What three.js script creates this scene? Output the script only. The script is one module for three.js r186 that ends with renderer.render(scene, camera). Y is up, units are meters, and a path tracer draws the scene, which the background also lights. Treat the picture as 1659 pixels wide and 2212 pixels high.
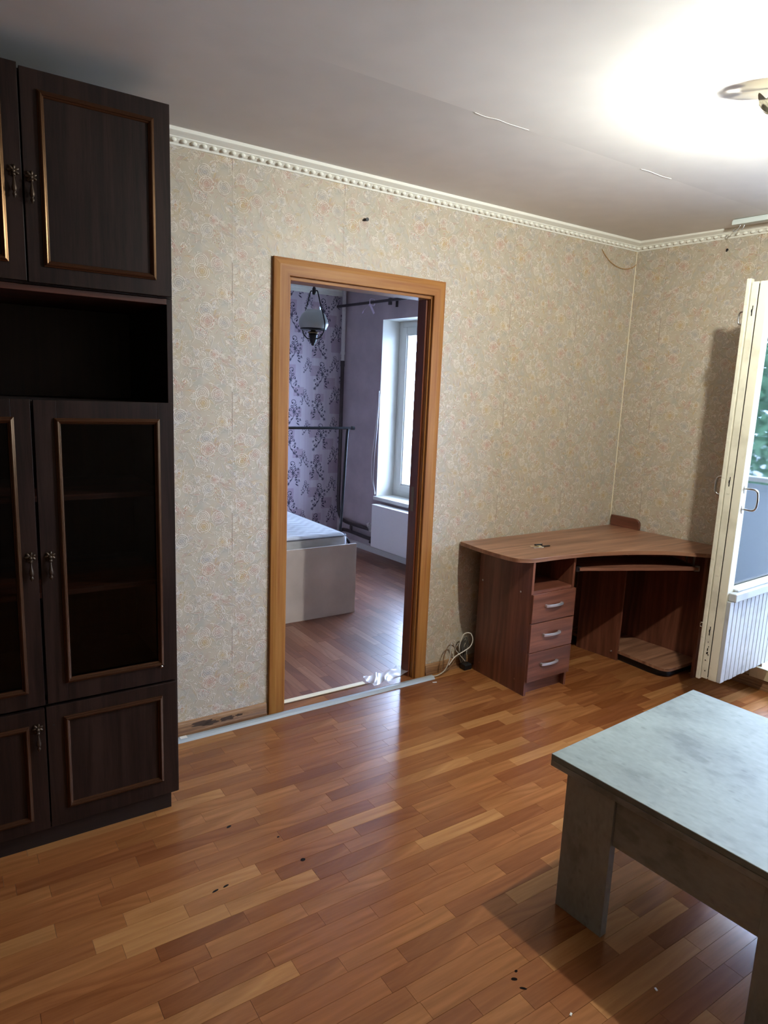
import * as THREE from 'three';
import { RoundedBoxGeometry } from 'three/addons/geometries/RoundedBoxGeometry.js';
import { mergeGeometries, toCreasedNormals } from 'three/addons/utils/BufferGeometryUtils.js';

// ------------------------------------------------------------------ camera, sky, lamp, exposure
const scene = new THREE.Scene();
const camera = new THREE.PerspectiveCamera(73.96, 1659 / 2212, 0.05, 200);
{
  const yaw = THREE.MathUtils.degToRad(56.0029), pitch = THREE.MathUtils.degToRad(-10.2165), roll = THREE.MathUtils.degToRad(2.3586);
  const f = new THREE.Vector3(Math.cos(yaw) * Math.cos(pitch), Math.sin(pitch), -Math.sin(yaw) * Math.cos(pitch));
  const s = f.clone().cross(new THREE.Vector3(0, 1, 0)).normalize(), u = s.clone().cross(f);
  const s2 = s.clone().multiplyScalar(Math.cos(roll)).addScaledVector(u, Math.sin(roll));
  const u2 = u.clone().multiplyScalar(Math.cos(roll)).addScaledVector(s, -Math.sin(roll));
  camera.quaternion.setFromRotationMatrix(new THREE.Matrix4().makeBasis(s2, u2, f.clone().negate()));
  camera.position.set(-3.7138, 1.5646, 2.8327);
}
const SKY_STRENGTH = 34, LAMP_POWER = 9.6;
{
  const W = 32, H = 64, data = new Float32Array(W * H * 4);
  for (let y = 0; y < H; y++) for (let x = 0; x < W; x++) {
    const e = Math.max(0, (y / (H - 1)) * 2 - 1), k = 1.0 - 0.2 * e, o = (y * W + x) * 4;
    data[o] = 0.54 * k; data[o + 1] = 0.73 * k; data[o + 2] = 1.12 * k; data[o + 3] = 1;
  }
  const t = new THREE.DataTexture(data, W, H, THREE.RGBAFormat, THREE.FloatType);
  t.mapping = THREE.EquirectangularReflectionMapping; t.magFilter = THREE.LinearFilter; t.needsUpdate = true;
  scene.background = t; scene.backgroundIntensity = SKY_STRENGTH;
}
const LAMP_AT = new THREE.Vector3(-1.425, 2.355, 1.762);
const renderer = new THREE.WebGLRenderer({ antialias: true });
renderer.shadowMap.enabled = true;
renderer.toneMapping = THREE.LinearToneMapping;
renderer.toneMappingExposure = 1.08;

// ------------------------------------------------------------------ helpers
let seed = 12345;
const rnd = () => { seed = (seed * 1664525 + 1013904223) % 4294967296; return seed / 4294967296; };
const rr = (a, b) => a + (b - a) * rnd();
const pick = (a) => a[Math.floor(rnd() * a.length)];
const V = (x, y, z) => new THREE.Vector3(x, y, z);
const names = new Map();
function numbered(n) { const k = names.get(n) || 0; names.set(n, k + 1); return k ? n + '_' + String(k).padStart(3, '0') : n; }
function tag(o, label, category, group) { if (label) o.userData.label = label; if (category) o.userData.category = category; if (group) o.userData.group = group; return o; }
function struct(o, label) { o.userData.kind = 'structure'; if (label) o.userData.label = label; return o; }
function mesh(name, geo, mat, parent = scene) {
  const m = new THREE.Mesh(Array.isArray(geo) ? mergeGeometries(geo.map((g) => clean(g))) : geo, mat);
  m.castShadow = m.receiveShadow = true;
  m.name = parent === scene ? numbered(name) : name;
  if (parent !== scene) { let k = 0; while (parent.children.some((c) => c.name === m.name)) { k++; m.name = name + '_' + String(k).padStart(3, '0'); } }
  parent.add(m); return m;
}
function clean(g) { // same attributes on everything that is merged
  g = g.index ? g.toNonIndexed() : g;
  for (const k of Object.keys(g.attributes)) if (!['position', 'normal', 'uv'].includes(k)) g.deleteAttribute(k);
  if (!g.attributes.uv) g.setAttribute('uv', new THREE.BufferAttribute(new Float32Array(g.attributes.position.count * 2), 2));
  if (!g.attributes.normal) g.computeVertexNormals();
  return g;
}
function base(name, x, y, z, turn = 0, parent = scene) { const g = new THREE.Group(); g.name = parent === scene ? numbered(name) : name; g.position.set(x, y, z); g.rotation.y = turn; parent.add(g); return g; }
// uv in metres from the dominant direction of each face; u runs along the grain axis
function boxUV(g, grain = 'y', off = [0, 0]) {
  g = g.index ? g.toNonIndexed() : g;
  const p = g.attributes.position, uv = new Float32Array(p.count * 2), a = V(), b = V(), c = V(), n = V();
  const gi = 'xyz'.indexOf(grain);
  for (let i = 0; i < p.count; i += 3) {
    a.fromBufferAttribute(p, i); b.fromBufferAttribute(p, i + 1); c.fromBufferAttribute(p, i + 2);
    n.copy(b).sub(a).cross(c.clone().sub(a));
    const ab = [Math.abs(n.x), Math.abs(n.y), Math.abs(n.z)], d = ab.indexOf(Math.max(...ab));
    let ax = [0, 1, 2].filter((k) => k !== d);
    if (ax[1] === gi) ax = [ax[1], ax[0]];
    [a, b, c].forEach((q, k) => { const v = [q.x, q.y, q.z]; uv[(i + k) * 2] = v[ax[0]] + off[0]; uv[(i + k) * 2 + 1] = v[ax[1]] + off[1]; });
  }
  g.setAttribute('uv', new THREE.BufferAttribute(uv, 2)); return g;
}
function bx(x0, x1, y0, y1, z0, z1, r = 0.0015, grain = 'y', off = [0, 0]) {
  const w = Math.abs(x1 - x0), h = Math.abs(y1 - y0), d = Math.abs(z1 - z0), m = Math.min(w, h, d);
  const g = r > 0 ? new RoundedBoxGeometry(w, h, d, r > 0.004 ? 3 : 1, Math.min(r, m * 0.49)) : new THREE.BoxGeometry(w, h, d);
  g.translate((x0 + x1) / 2, (y0 + y1) / 2, (z0 + z1) / 2);
  return boxUV(g, grain, off);
}
function tube(points, r, seg = 40, rad = 8, closed = false) {
  const c = new THREE.CatmullRomCurve3(points.map((q) => (q.isVector3 ? q : V(...q))), closed, 'centripetal');
  return new THREE.TubeGeometry(c, seg, r, rad, closed);
}
function cyl(a, b, r, r2 = r, rad = 14) {
  a = a.isVector3 ? a : V(...a); b = b.isVector3 ? b : V(...b);
  const d = b.clone().sub(a), g = new THREE.CylinderGeometry(r2, r, d.length(), rad);
  g.applyQuaternion(new THREE.Quaternion().setFromUnitVectors(V(0, 1, 0), d.clone().normalize()));
  g.translate((a.x + b.x) / 2, (a.y + b.y) / 2, (a.z + b.z) / 2); return g;
}
const lathe = (pts, n = 28) => new THREE.LatheGeometry(pts.map((q) => new THREE.Vector2(q[0], q[1])), n);
// a moulding: profile points (w across, h height); runs along +X for len; ends shifted by e0*w, e1*w (mitres)
function strip(len, prof, e0 = 0, e1 = 0, crease = 0.7) {
  const pos = [], uv = [], n = prof.length;
  const P = (k, end) => [end ? len - e1 * prof[k][0] : e0 * prof[k][0], prof[k][0], prof[k][1]];
  let acc = 0;
  for (let k = 0; k < n - 1; k++) {
    const a = P(k, 0), b = P(k, 1), c = P(k + 1, 1), d = P(k + 1, 0), l = Math.hypot(prof[k + 1][0] - prof[k][0], prof[k + 1][1] - prof[k][1]);
    for (const [q, v] of [[a, acc], [b, acc], [c, acc + l], [a, acc], [c, acc + l], [d, acc + l]]) { pos.push(...q); uv.push(q[0], v); }
    acc += l;
  }
  for (const end of [0, 1]) for (let k = 1; k < n - 1; k++) {
    const t = end ? [P(0, 1), P(k + 1, 1), P(k, 1)] : [P(0, 0), P(k, 0), P(k + 1, 0)];
    for (const q of t) { pos.push(...q); uv.push(q[1], q[2]); }
  }
  const g = new THREE.BufferGeometry();
  g.setAttribute('position', new THREE.Float32BufferAttribute(pos, 3)); g.setAttribute('uv', new THREE.Float32BufferAttribute(uv, 2));
  g.computeVertexNormals(); return toCreasedNormals(g, crease);
}
// the strip's axes: X along the given direction, w along wdir, h along hdir (right-handed or mirrored)
function placed(g, at, xdir, wdir, hdir) {
  const m = new THREE.Matrix4().makeBasis(xdir, wdir, hdir).setPosition(at);
  g = g.clone().applyMatrix4(m);
  if (m.determinant() < 0) { const p = g.attributes; for (const k of ['position', 'normal', 'uv']) { const s = p[k].itemSize, ar = p[k].array; for (let i = 0; i < p[k].count; i += 3) for (let c = 0; c < s; c++) { const t = ar[(i + 1) * s + c]; ar[(i + 1) * s + c] = ar[(i + 2) * s + c]; ar[(i + 2) * s + c] = t; } } }
  return g;
}
const EX = V(1, 0, 0), EY = V(0, 1, 0), EZ = V(0, 0, 1);
// rectangular mitred frame in the plane z = const, facing +z; outer edge given; w grows inward
function frameStrips(name, x0, x1, y0, y1, z, prof, mat, parent, sides = 'tblr') {
  if (sides.includes('t')) mesh(name, placed(strip(x1 - x0, prof, 1, 1), V(x0, y1, z), EX, V(0, -1, 0), EZ), mat, parent);
  if (sides.includes('b')) mesh(name, placed(strip(x1 - x0, prof, 1, 1), V(x0, y0, z), EX, EY, EZ), mat, parent);
  if (sides.includes('l')) mesh(name, placed(strip(y1 - y0, prof, 1, 1), V(x0, y0, z), EY, EX, EZ), mat, parent);
  if (sides.includes('r')) mesh(name, placed(strip(y1 - y0, prof, 1, 1), V(x1, y0, z), EY, V(-1, 0, 0), EZ), mat, parent);
}
// ------------------------------------------------------------------ textures
function hash(x, y, s) { let h = Math.imul(x, 374761393) ^ Math.imul(y, 668265263) ^ Math.imul(s, 974711); h = Math.imul(h ^ (h >>> 13), 1274126177); return ((h ^ (h >>> 16)) >>> 0) / 4294967296; }
function vn(x, y, px, py, s) {
  const x0 = Math.floor(x), y0 = Math.floor(y), fx = x - x0, fy = y - y0, u = fx * fx * (3 - 2 * fx), v = fy * fy * (3 - 2 * fy);
  const m = (a, n) => ((a % n) + n) % n, h = (i, j) => hash(m(x0 + i, px), m(y0 + j, py), s);
  return (h(0, 0) * (1 - u) + h(1, 0) * u) * (1 - v) + (h(0, 1) * (1 - u) + h(1, 1) * u) * v;
}
function fbm(u, v, nx, ny, oct, s) { let a = 0, w = 0.5, t = 0; for (let i = 0; i < oct; i++) { a += w * vn(u * nx, v * ny, nx, ny, s + i); t += w; nx *= 2; ny *= 2; w *= 0.5; } return a / t; }
function finish(t, sx, sy, color) { t.wrapS = t.wrapT = THREE.RepeatWrapping; t.magFilter = THREE.LinearFilter; t.minFilter = THREE.LinearMipmapLinearFilter; t.repeat.set(1 / sx, 1 / sy); if (color) t.colorSpace = THREE.SRGBColorSpace; t.needsUpdate = true; return t; }
function dataTex(w, h, sx, sy, fn, color = true) {
  const d = new Uint8Array(w * h * 4);
  for (let y = 0; y < h; y++) for (let x = 0; x < w; x++) {
    const c = fn(x / w, y / h), o = (y * w + x) * 4;
    for (let k = 0; k < 3; k++) d[o + k] = Math.max(0, Math.min(255, Math.round((Array.isArray(c) ? c[k] : c) * 255)));
    d[o + 3] = 255;
  }
  return finish(new THREE.DataTexture(d, w, h, THREE.RGBAFormat), sx, sy, color);
}
const mixc = (a, b, t) => a.map((x, i) => x + (b[i] - x) * t);
const rgb = (r, g, b) => [r / 255, g / 255, b / 255];
function woodTex(dark, light, o = {}) { // grain along u
  const { w = 512, h = 512, sx = 1, sy = 0.5, wave = 0.5, fine = 0.5, s = 1, streaks = 1 } = o;
  return dataTex(w, h, sx, sy, (u, v) => {
    const warp = (fbm(u, v, 2, 3, 3, s + 50) - 0.5) * wave;
    const g = fbm(u, (v + warp * 0.12 + 2) % 1, 3, 34 * streaks, 3, s), b = fbm(u, v, 2, 7, 3, s + 9), f = fbm(u, v, 24, 180, 2, s + 20);
    return mixc(dark, light, Math.max(0, Math.min(1, 0.5 + (g - 0.5) * 1.5 + (b - 0.5) * 1.0 + (f - 0.5) * fine)));
  });
}
const std = (o) => new THREE.MeshPhysicalMaterial({ roughness: 0.6, ...o });
const canvasOf = (w, h) => { const c = document.createElement('canvas'); c.width = w; c.height = h; return c; };

// floral vinyl wallpaper: print and relief drawn together, tiling 0.53 m
function wallpaper() {
  const S = 1024, cc = canvasOf(S, S), cb = canvasOf(S, S), g = cc.getContext('2d'), b = cb.getContext('2d');
  g.fillStyle = 'rgb(208,198,178)'; g.fillRect(0, 0, S, S);
  b.fillStyle = 'rgb(90,90,90)'; b.fillRect(0, 0, S, S);
  const wrap = (x, y, r, f) => { for (const dx of [-S, 0, S]) for (const dy of [-S, 0, S]) if (x + dx > -r && x + dx < S + r && y + dy > -r && y + dy < S + r) f(x + dx, y + dy); };
  const blob = (x, y, r, col, a) => wrap(x, y, r * 1.4, (X, Y) => {
    const gr = g.createRadialGradient(X, Y, 0, X, Y, r); gr.addColorStop(0, `rgba(${col},${a})`); gr.addColorStop(0.6, `rgba(${col},${a * 0.7})`); gr.addColorStop(1, `rgba(${col},0)`);
    g.fillStyle = gr; g.beginPath(); g.arc(X, Y, r, 0, 7); g.fill();
  });
  const tones = ['202,192,172', '216,206,186', '194,188,174', '206,180,164', '188,188,184', '210,190,152', '196,196,178', '218,212,198'];
  for (let i = 0; i < 700; i++) blob(rr(0, S), rr(0, S), rr(16, 60), pick(tones), rr(0.15, 0.5));
  // leaves and loose petals
  const petal = (x, y, l, w, a, col, al, edge) => wrap(x, y, l * 1.5, (X, Y) => {
    for (const c of [g, b]) { c.save(); c.translate(X, Y); c.rotate(a); c.beginPath(); c.moveTo(-l / 2, 0); c.quadraticCurveTo(0, -w, l / 2, 0); c.quadraticCurveTo(0, w, -l / 2, 0); }
    g.fillStyle = `rgba(${col},${al})`; g.fill(); b.fillStyle = 'rgba(170,170,170,0.35)'; b.fill();
    g.strokeStyle = `rgba(246,240,226,${edge})`; g.lineWidth = rr(1.5, 3); g.beginPath(); g.moveTo(-l / 2, 0); g.quadraticCurveTo(0, -w, l / 2, 0); g.stroke();
    g.strokeStyle = `rgba(120,104,84,${edge * 0.55})`; g.lineWidth = rr(1, 2); g.beginPath(); g.moveTo(-l / 2, 2); g.quadraticCurveTo(0, w, l / 2, 2); g.stroke();
    b.strokeStyle = 'rgba(255,255,255,0.8)'; b.lineWidth = 3; b.beginPath(); b.moveTo(-l / 2, 0); b.quadraticCurveTo(0, -w, l / 2, 0); b.stroke();
    g.restore(); b.restore();
  });
  const cols = ['206,150,132', '190,188,196', '214,176,108', '232,222,204', '176,176,160', '220,200,176', '200,160,146', '226,216,200'];
  for (let i = 0; i < 520; i++) petal(rr(0, S), rr(0, S), rr(30, 92), rr(10, 28), rr(0, 6.3), pick(cols), rr(0.12, 0.36), rr(0.25, 0.75));
  for (let i = 0; i < 60; i++) { const x = rr(0, S), y = rr(0, S), a = rr(0, 6.3), q = pick(['244,240,230', '226,226,232', '238,230,212']); for (let k = 0; k < 4; k++) petal(x + rr(-18, 18), y + rr(-18, 18), rr(30, 56), rr(14, 24), a + k * 0.5, q, rr(0.2, 0.4), 0.7); }
  // roses
  const rose = (x, y, r, col) => {
    blob(x, y, r * 1.25, col, 0.3);
    wrap(x, y, r * 1.6, (X, Y) => {
      const turn = rr(0, 6);
      for (let ring = 3; ring >= 0; ring--) for (let k = 0; k < 5; k++) {
        const a = turn + k * 1.2566 + ring * 0.7 + 0.2 * Math.sin(k * 9 + ring), q = r * (0.2 + 0.26 * ring);
        for (const c of [g, b]) { c.lineCap = 'round'; c.beginPath(); c.arc(X, Y, q, a, a + 0.95); }
        g.lineWidth = 3.4 + 1.3 * ring; g.strokeStyle = `rgba(246,242,230,${0.42 + 0.1 * ring})`; g.stroke(); b.lineWidth = 5; b.strokeStyle = 'rgba(255,255,255,0.85)'; b.stroke();
        g.beginPath(); g.arc(X + 1, Y + 3, q * 0.92, a + 0.2, a + 0.9); g.lineWidth = 1.6; g.strokeStyle = 'rgba(128,104,88,0.28)'; g.stroke();
      }
      blobIn(X, Y, r * 0.45, col);
    });
  };
  const blobIn = (X, Y, r, col) => { const gr = g.createRadialGradient(X, Y, 0, X, Y, r); gr.addColorStop(0, `rgba(${col},0.35)`); gr.addColorStop(1, `rgba(${col},0)`); g.fillStyle = gr; g.beginPath(); g.arc(X, Y, r, 0, 7); g.fill(); };
  const rc = ['208,142,122', '176,178,190', '214,170,96', '226,214,196', '204,156,140', '186,186,190'];
  for (let i = 0; i < 30; i++) rose(((i % 5) + rr(0, 1)) * S / 5, (Math.floor(i / 5) + rr(0, 1)) * S / 6, rr(32, 60), rc[i % rc.length]);
  // dotted sprays
  for (let i = 0; i < 26; i++) {
    const x = rr(0, S), y = rr(0, S), c = pick(['200,140,124', '214,170,120', '240,232,218']);
    for (let k = 0; k < 34; k++) { const a = rr(0, 6.3), d = rr(0, 44), q = rr(2, 4.5);
      wrap(x + d * Math.cos(a), y + d * Math.sin(a), 9, (X, Y) => { g.fillStyle = `rgba(${k % 2 ? c : '248,242,230'},0.6)`; g.beginPath(); g.arc(X, Y, q, 0, 7); g.fill(); b.fillStyle = 'rgba(255,255,255,0.8)'; b.beginPath(); b.arc(X, Y, q, 0, 7); b.fill(); }); }
  }
  // short bright brush strokes
  for (let i = 0; i < 520; i++) { const x = rr(0, S), y = rr(0, S), r = rr(8, 30), a = rr(0, 6.3), w = rr(0.5, 1.6);
    wrap(x, y, 40, (X, Y) => { g.lineCap = b.lineCap = 'round'; g.lineWidth = rr(2, 7); g.strokeStyle = `rgba(252,248,240,${rr(0.3, 0.85)})`; g.beginPath(); g.arc(X, Y, r, a, a + w); g.stroke(); b.lineWidth = 4; b.strokeStyle = 'rgba(255,255,255,0.9)'; b.beginPath(); b.arc(X, Y, r, a, a + w); b.stroke(); }); }
  // the joint between two lengths of paper
  g.fillStyle = 'rgba(96,78,58,0.75)'; g.fillRect(0, 120, 4, 330); g.fillStyle = 'rgba(120,100,76,0.4)'; g.fillRect(0, 450, 3, S - 450); g.fillStyle = 'rgba(248,242,230,0.5)'; g.fillRect(4, 0, 4, S);
  b.fillStyle = 'rgba(0,0,0,1)'; b.fillRect(0, 0, 3, S);
  return [finish(new THREE.CanvasTexture(cc), 0.53, 0.53, true), finish(new THREE.CanvasTexture(cb), 0.53, 0.53, false)];
}
// lilac bedroom paper with blue-black scrolls over faint squares
function scrollPaper() {
  const S = 1024, c = canvasOf(S, S), g = c.getContext('2d');
  g.fillStyle = 'rgb(206,196,214)'; g.fillRect(0, 0, S, S);
  for (let i = 0; i < 14; i++) { g.fillStyle = `rgba(226,220,232,${rr(0.15, 0.4)})`; g.fillRect(rr(0, S), 0, rr(30, 90), S); }
  for (const [x, y, w, h] of [[40, 60, 190, 170], [300, 250, 210, 190], [620, 60, 170, 240], [130, 520, 170, 130], [420, 620, 240, 230], [760, 420, 190, 150], [690, 760, 220, 150], [60, 790, 180, 170]]) {
    g.fillStyle = 'rgba(170,146,168,0.55)'; g.fillRect(x, y, w, h);
    g.fillStyle = 'rgba(214,200,218,0.7)'; for (let k = 0; k < 90; k++) g.fillRect(x + rr(4, w - 8), y + rr(4, h - 8), rr(3, 9), rr(2, 5));
  }
  g.lineCap = 'round'; const ink = 'rgb(44,38,70)';
  const wrap = (f) => { for (const dx of [-S, 0, S]) for (const dy of [-S, 0, S]) { g.save(); g.translate(dx, dy); f(); g.restore(); } };
  const curl = (x, y, r, a, dir, w) => { g.strokeStyle = ink; g.lineWidth = w; g.beginPath(); for (let t = 0; t <= 1.001; t += 0.05) { const q = r * (1 - 0.72 * t), th = a + dir * t * 4.6, X = x + q * Math.cos(th), Y = y + q * Math.sin(th); t ? g.lineTo(X, Y) : g.moveTo(X, Y); } g.stroke(); const th = a + dir * 4.6; g.fillStyle = ink; g.beginPath(); g.arc(x + r * 0.28 * Math.cos(th), y + r * 0.28 * Math.sin(th), w * 1.7, 0, 7); g.fill(); };
  const leaf = (x, y, a, l, w) => { g.save(); g.translate(x, y); g.rotate(a); g.fillStyle = ink; g.beginPath(); g.moveTo(0, 0); g.quadraticCurveTo(l * 0.5, -w, l, 0); g.quadraticCurveTo(l * 0.5, w, 0, 0); g.fill(); g.restore(); };
  const flower = (x, y, r) => { for (let k = 0; k < 6; k++) leaf(x, y, k * 1.047 + 0.3, r, r * 0.33); };
  const motif = (x, y, s, m) => { const T = (f) => { g.save(); g.translate(x, y); g.scale(s * m, s); f(); g.restore(); }; wrap(() => T(() => {
    g.strokeStyle = ink; g.lineWidth = 7; g.beginPath(); g.moveTo(-70, 150); g.bezierCurveTo(-10, 90, 40, 60, 20, -30); g.bezierCurveTo(10, -80, 20, -110, 40, -130); g.stroke();
    curl(10, -140, 42, 0.4, -1, 7); curl(70, 30, 34, 3.2, 1, 7); curl(-40, 40, 28, 0, -1, 6); curl(60, -60, 26, 2.6, 1, 6); curl(-30, -40, 24, 0.5, -1, 6); curl(85, 95, 30, 3.6, 1, 6); curl(-60, 110, 24, 5, 1, 6); curl(-5, -90, 20, 1.5, 1, 5); curl(100, -20, 20, 2, -1, 5); curl(-85, 60, 18, 1, 1, 5); flower(-50, 0, 20); flower(70, 70, 22); leaf(-60, 30, 0.5, 34, 10); leaf(90, 0, 2.4, 34, 10); leaf(55, -100, 1.1, 36, 10);
    flower(30, -20, 34); flower(-80, 165, 26); flower(100, -70, 22); leaf(60, 120, 0.6, 60, 16); leaf(20, 60, 2.6, 50, 14); leaf(30, -90, -0.6, 44, 12); leaf(20, -60, 3.6, 44, 12);
    leaf(110, 60, 1.2, 46, 13); leaf(-20, 110, 2.2, 46, 12);
  })); };
  motif(230, 220, 1.3, 1); motif(740, 330, 1.3, -1); motif(220, 740, 1.25, -1); motif(740, 850, 1.3, 1); motif(490, 540, 0.85, 1); motif(985, 590, 0.8, -1); motif(480, 20, 0.8, 1); motif(1000, 60, 0.7, 1);
  return finish(new THREE.CanvasTexture(c), 0.6, 0.6, true);
}
const [wpMap, wpBump] = wallpaper();
const scrollMap = scrollPaper();
const plankMapA = woodTex(rgb(216, 204, 192), rgb(255, 250, 244), { s: 3, wave: 0.6, fine: 0.3 });
const plankMapB = woodTex(rgb(208, 192, 178), rgb(255, 250, 244), { s: 31, wave: 2.6, fine: 0.3, streaks: 0.6 });
const darkWoodMap = woodTex(rgb(150, 138, 130), rgb(255, 248, 240), { s: 7, wave: 0.8, sy: 0.4, fine: 0.7 });
const walnutMap = woodTex(rgb(178, 160, 148), rgb(255, 246, 236), { s: 11, wave: 1.4, sy: 0.35, sx: 1.2, streaks: 0.5 });
const beechMap = woodTex(rgb(214, 190, 160), rgb(255, 248, 236), { s: 17, wave: 0.3, sy: 0.3, fine: 0.4 });
const oakMap = woodTex(rgb(170, 140, 110), rgb(255, 240, 220), { s: 23, wave: 0.4, sx: 0.6, sy: 0.12, fine: 0.9, w: 512, h: 256 });
const stoneMap = dataTex(1024, 1024, 1.1, 1.1, (u, v) => {
  const a = fbm(u, v, 4, 5, 4, 60), b = fbm(u, v, 16, 24, 5, 70), f = fbm(u, v, 60, 110, 2, 80);
  let t = 0.82 + (a - 0.5) * 0.2 + (f - 0.5) * 0.08; const m = Math.max(0, b - 0.55) * Math.max(0, 0.62 - a) * 1.6; t -= Math.min(0.1, m) + Math.max(0, fbm(u, v, 34, 70, 2, 75) - 0.7) * 0.4;
  return [t * 0.97, t, t * 0.985];
});
const ceilMap = dataTex(1024, 1024, 5.2, 5.2, (u, v) => {
  let t = 0.93 + (fbm(u, v, 5, 5, 4, 90) - 0.5) * 0.10 + (fbm(u, v, 60, 60, 2, 95) - 0.5) * 0.03;
  return [t, t * 0.985, t * 0.965];
});
const paintMap = dataTex(256, 512, 0.4, 0.8, (u, v) => {
  const d = fbm(u, v, 6, 10, 4, 101), s = fbm(u, v, 30, 12, 3, 111); const dirt = Math.max(0, s - 0.76) * 0.5 + Math.max(0, d - 0.5) * 0.3;
  const t = 0.95 - dirt; return [t, t - dirt * 0.06, t - dirt * 0.14];
});
const duskMap = dataTex(256, 256, 1.0, 1.0, (u, v) => { const t = 0.94 + (fbm(u, v, 6, 6, 4, 120) - 0.5) * 0.16; return [t, t, t]; });
const smudge = dataTex(512, 512, 1.4, 1.4, (u, v) => 0.75 + (fbm(u, v, 5, 5, 5, 130) - 0.5) * 0.9, false);
const ripple = dataTex(512, 512, 0.9, 0.9, (u, v) => fbm(u, v, 7, 7, 3, 140), false);
const quiltBump = dataTex(256, 256, 0.16, 0.08, (u, v) => 0.5 + 0.5 * Math.cos(6.283 * (v + 0.22 * Math.sin(6.283 * u))) , false);

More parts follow.
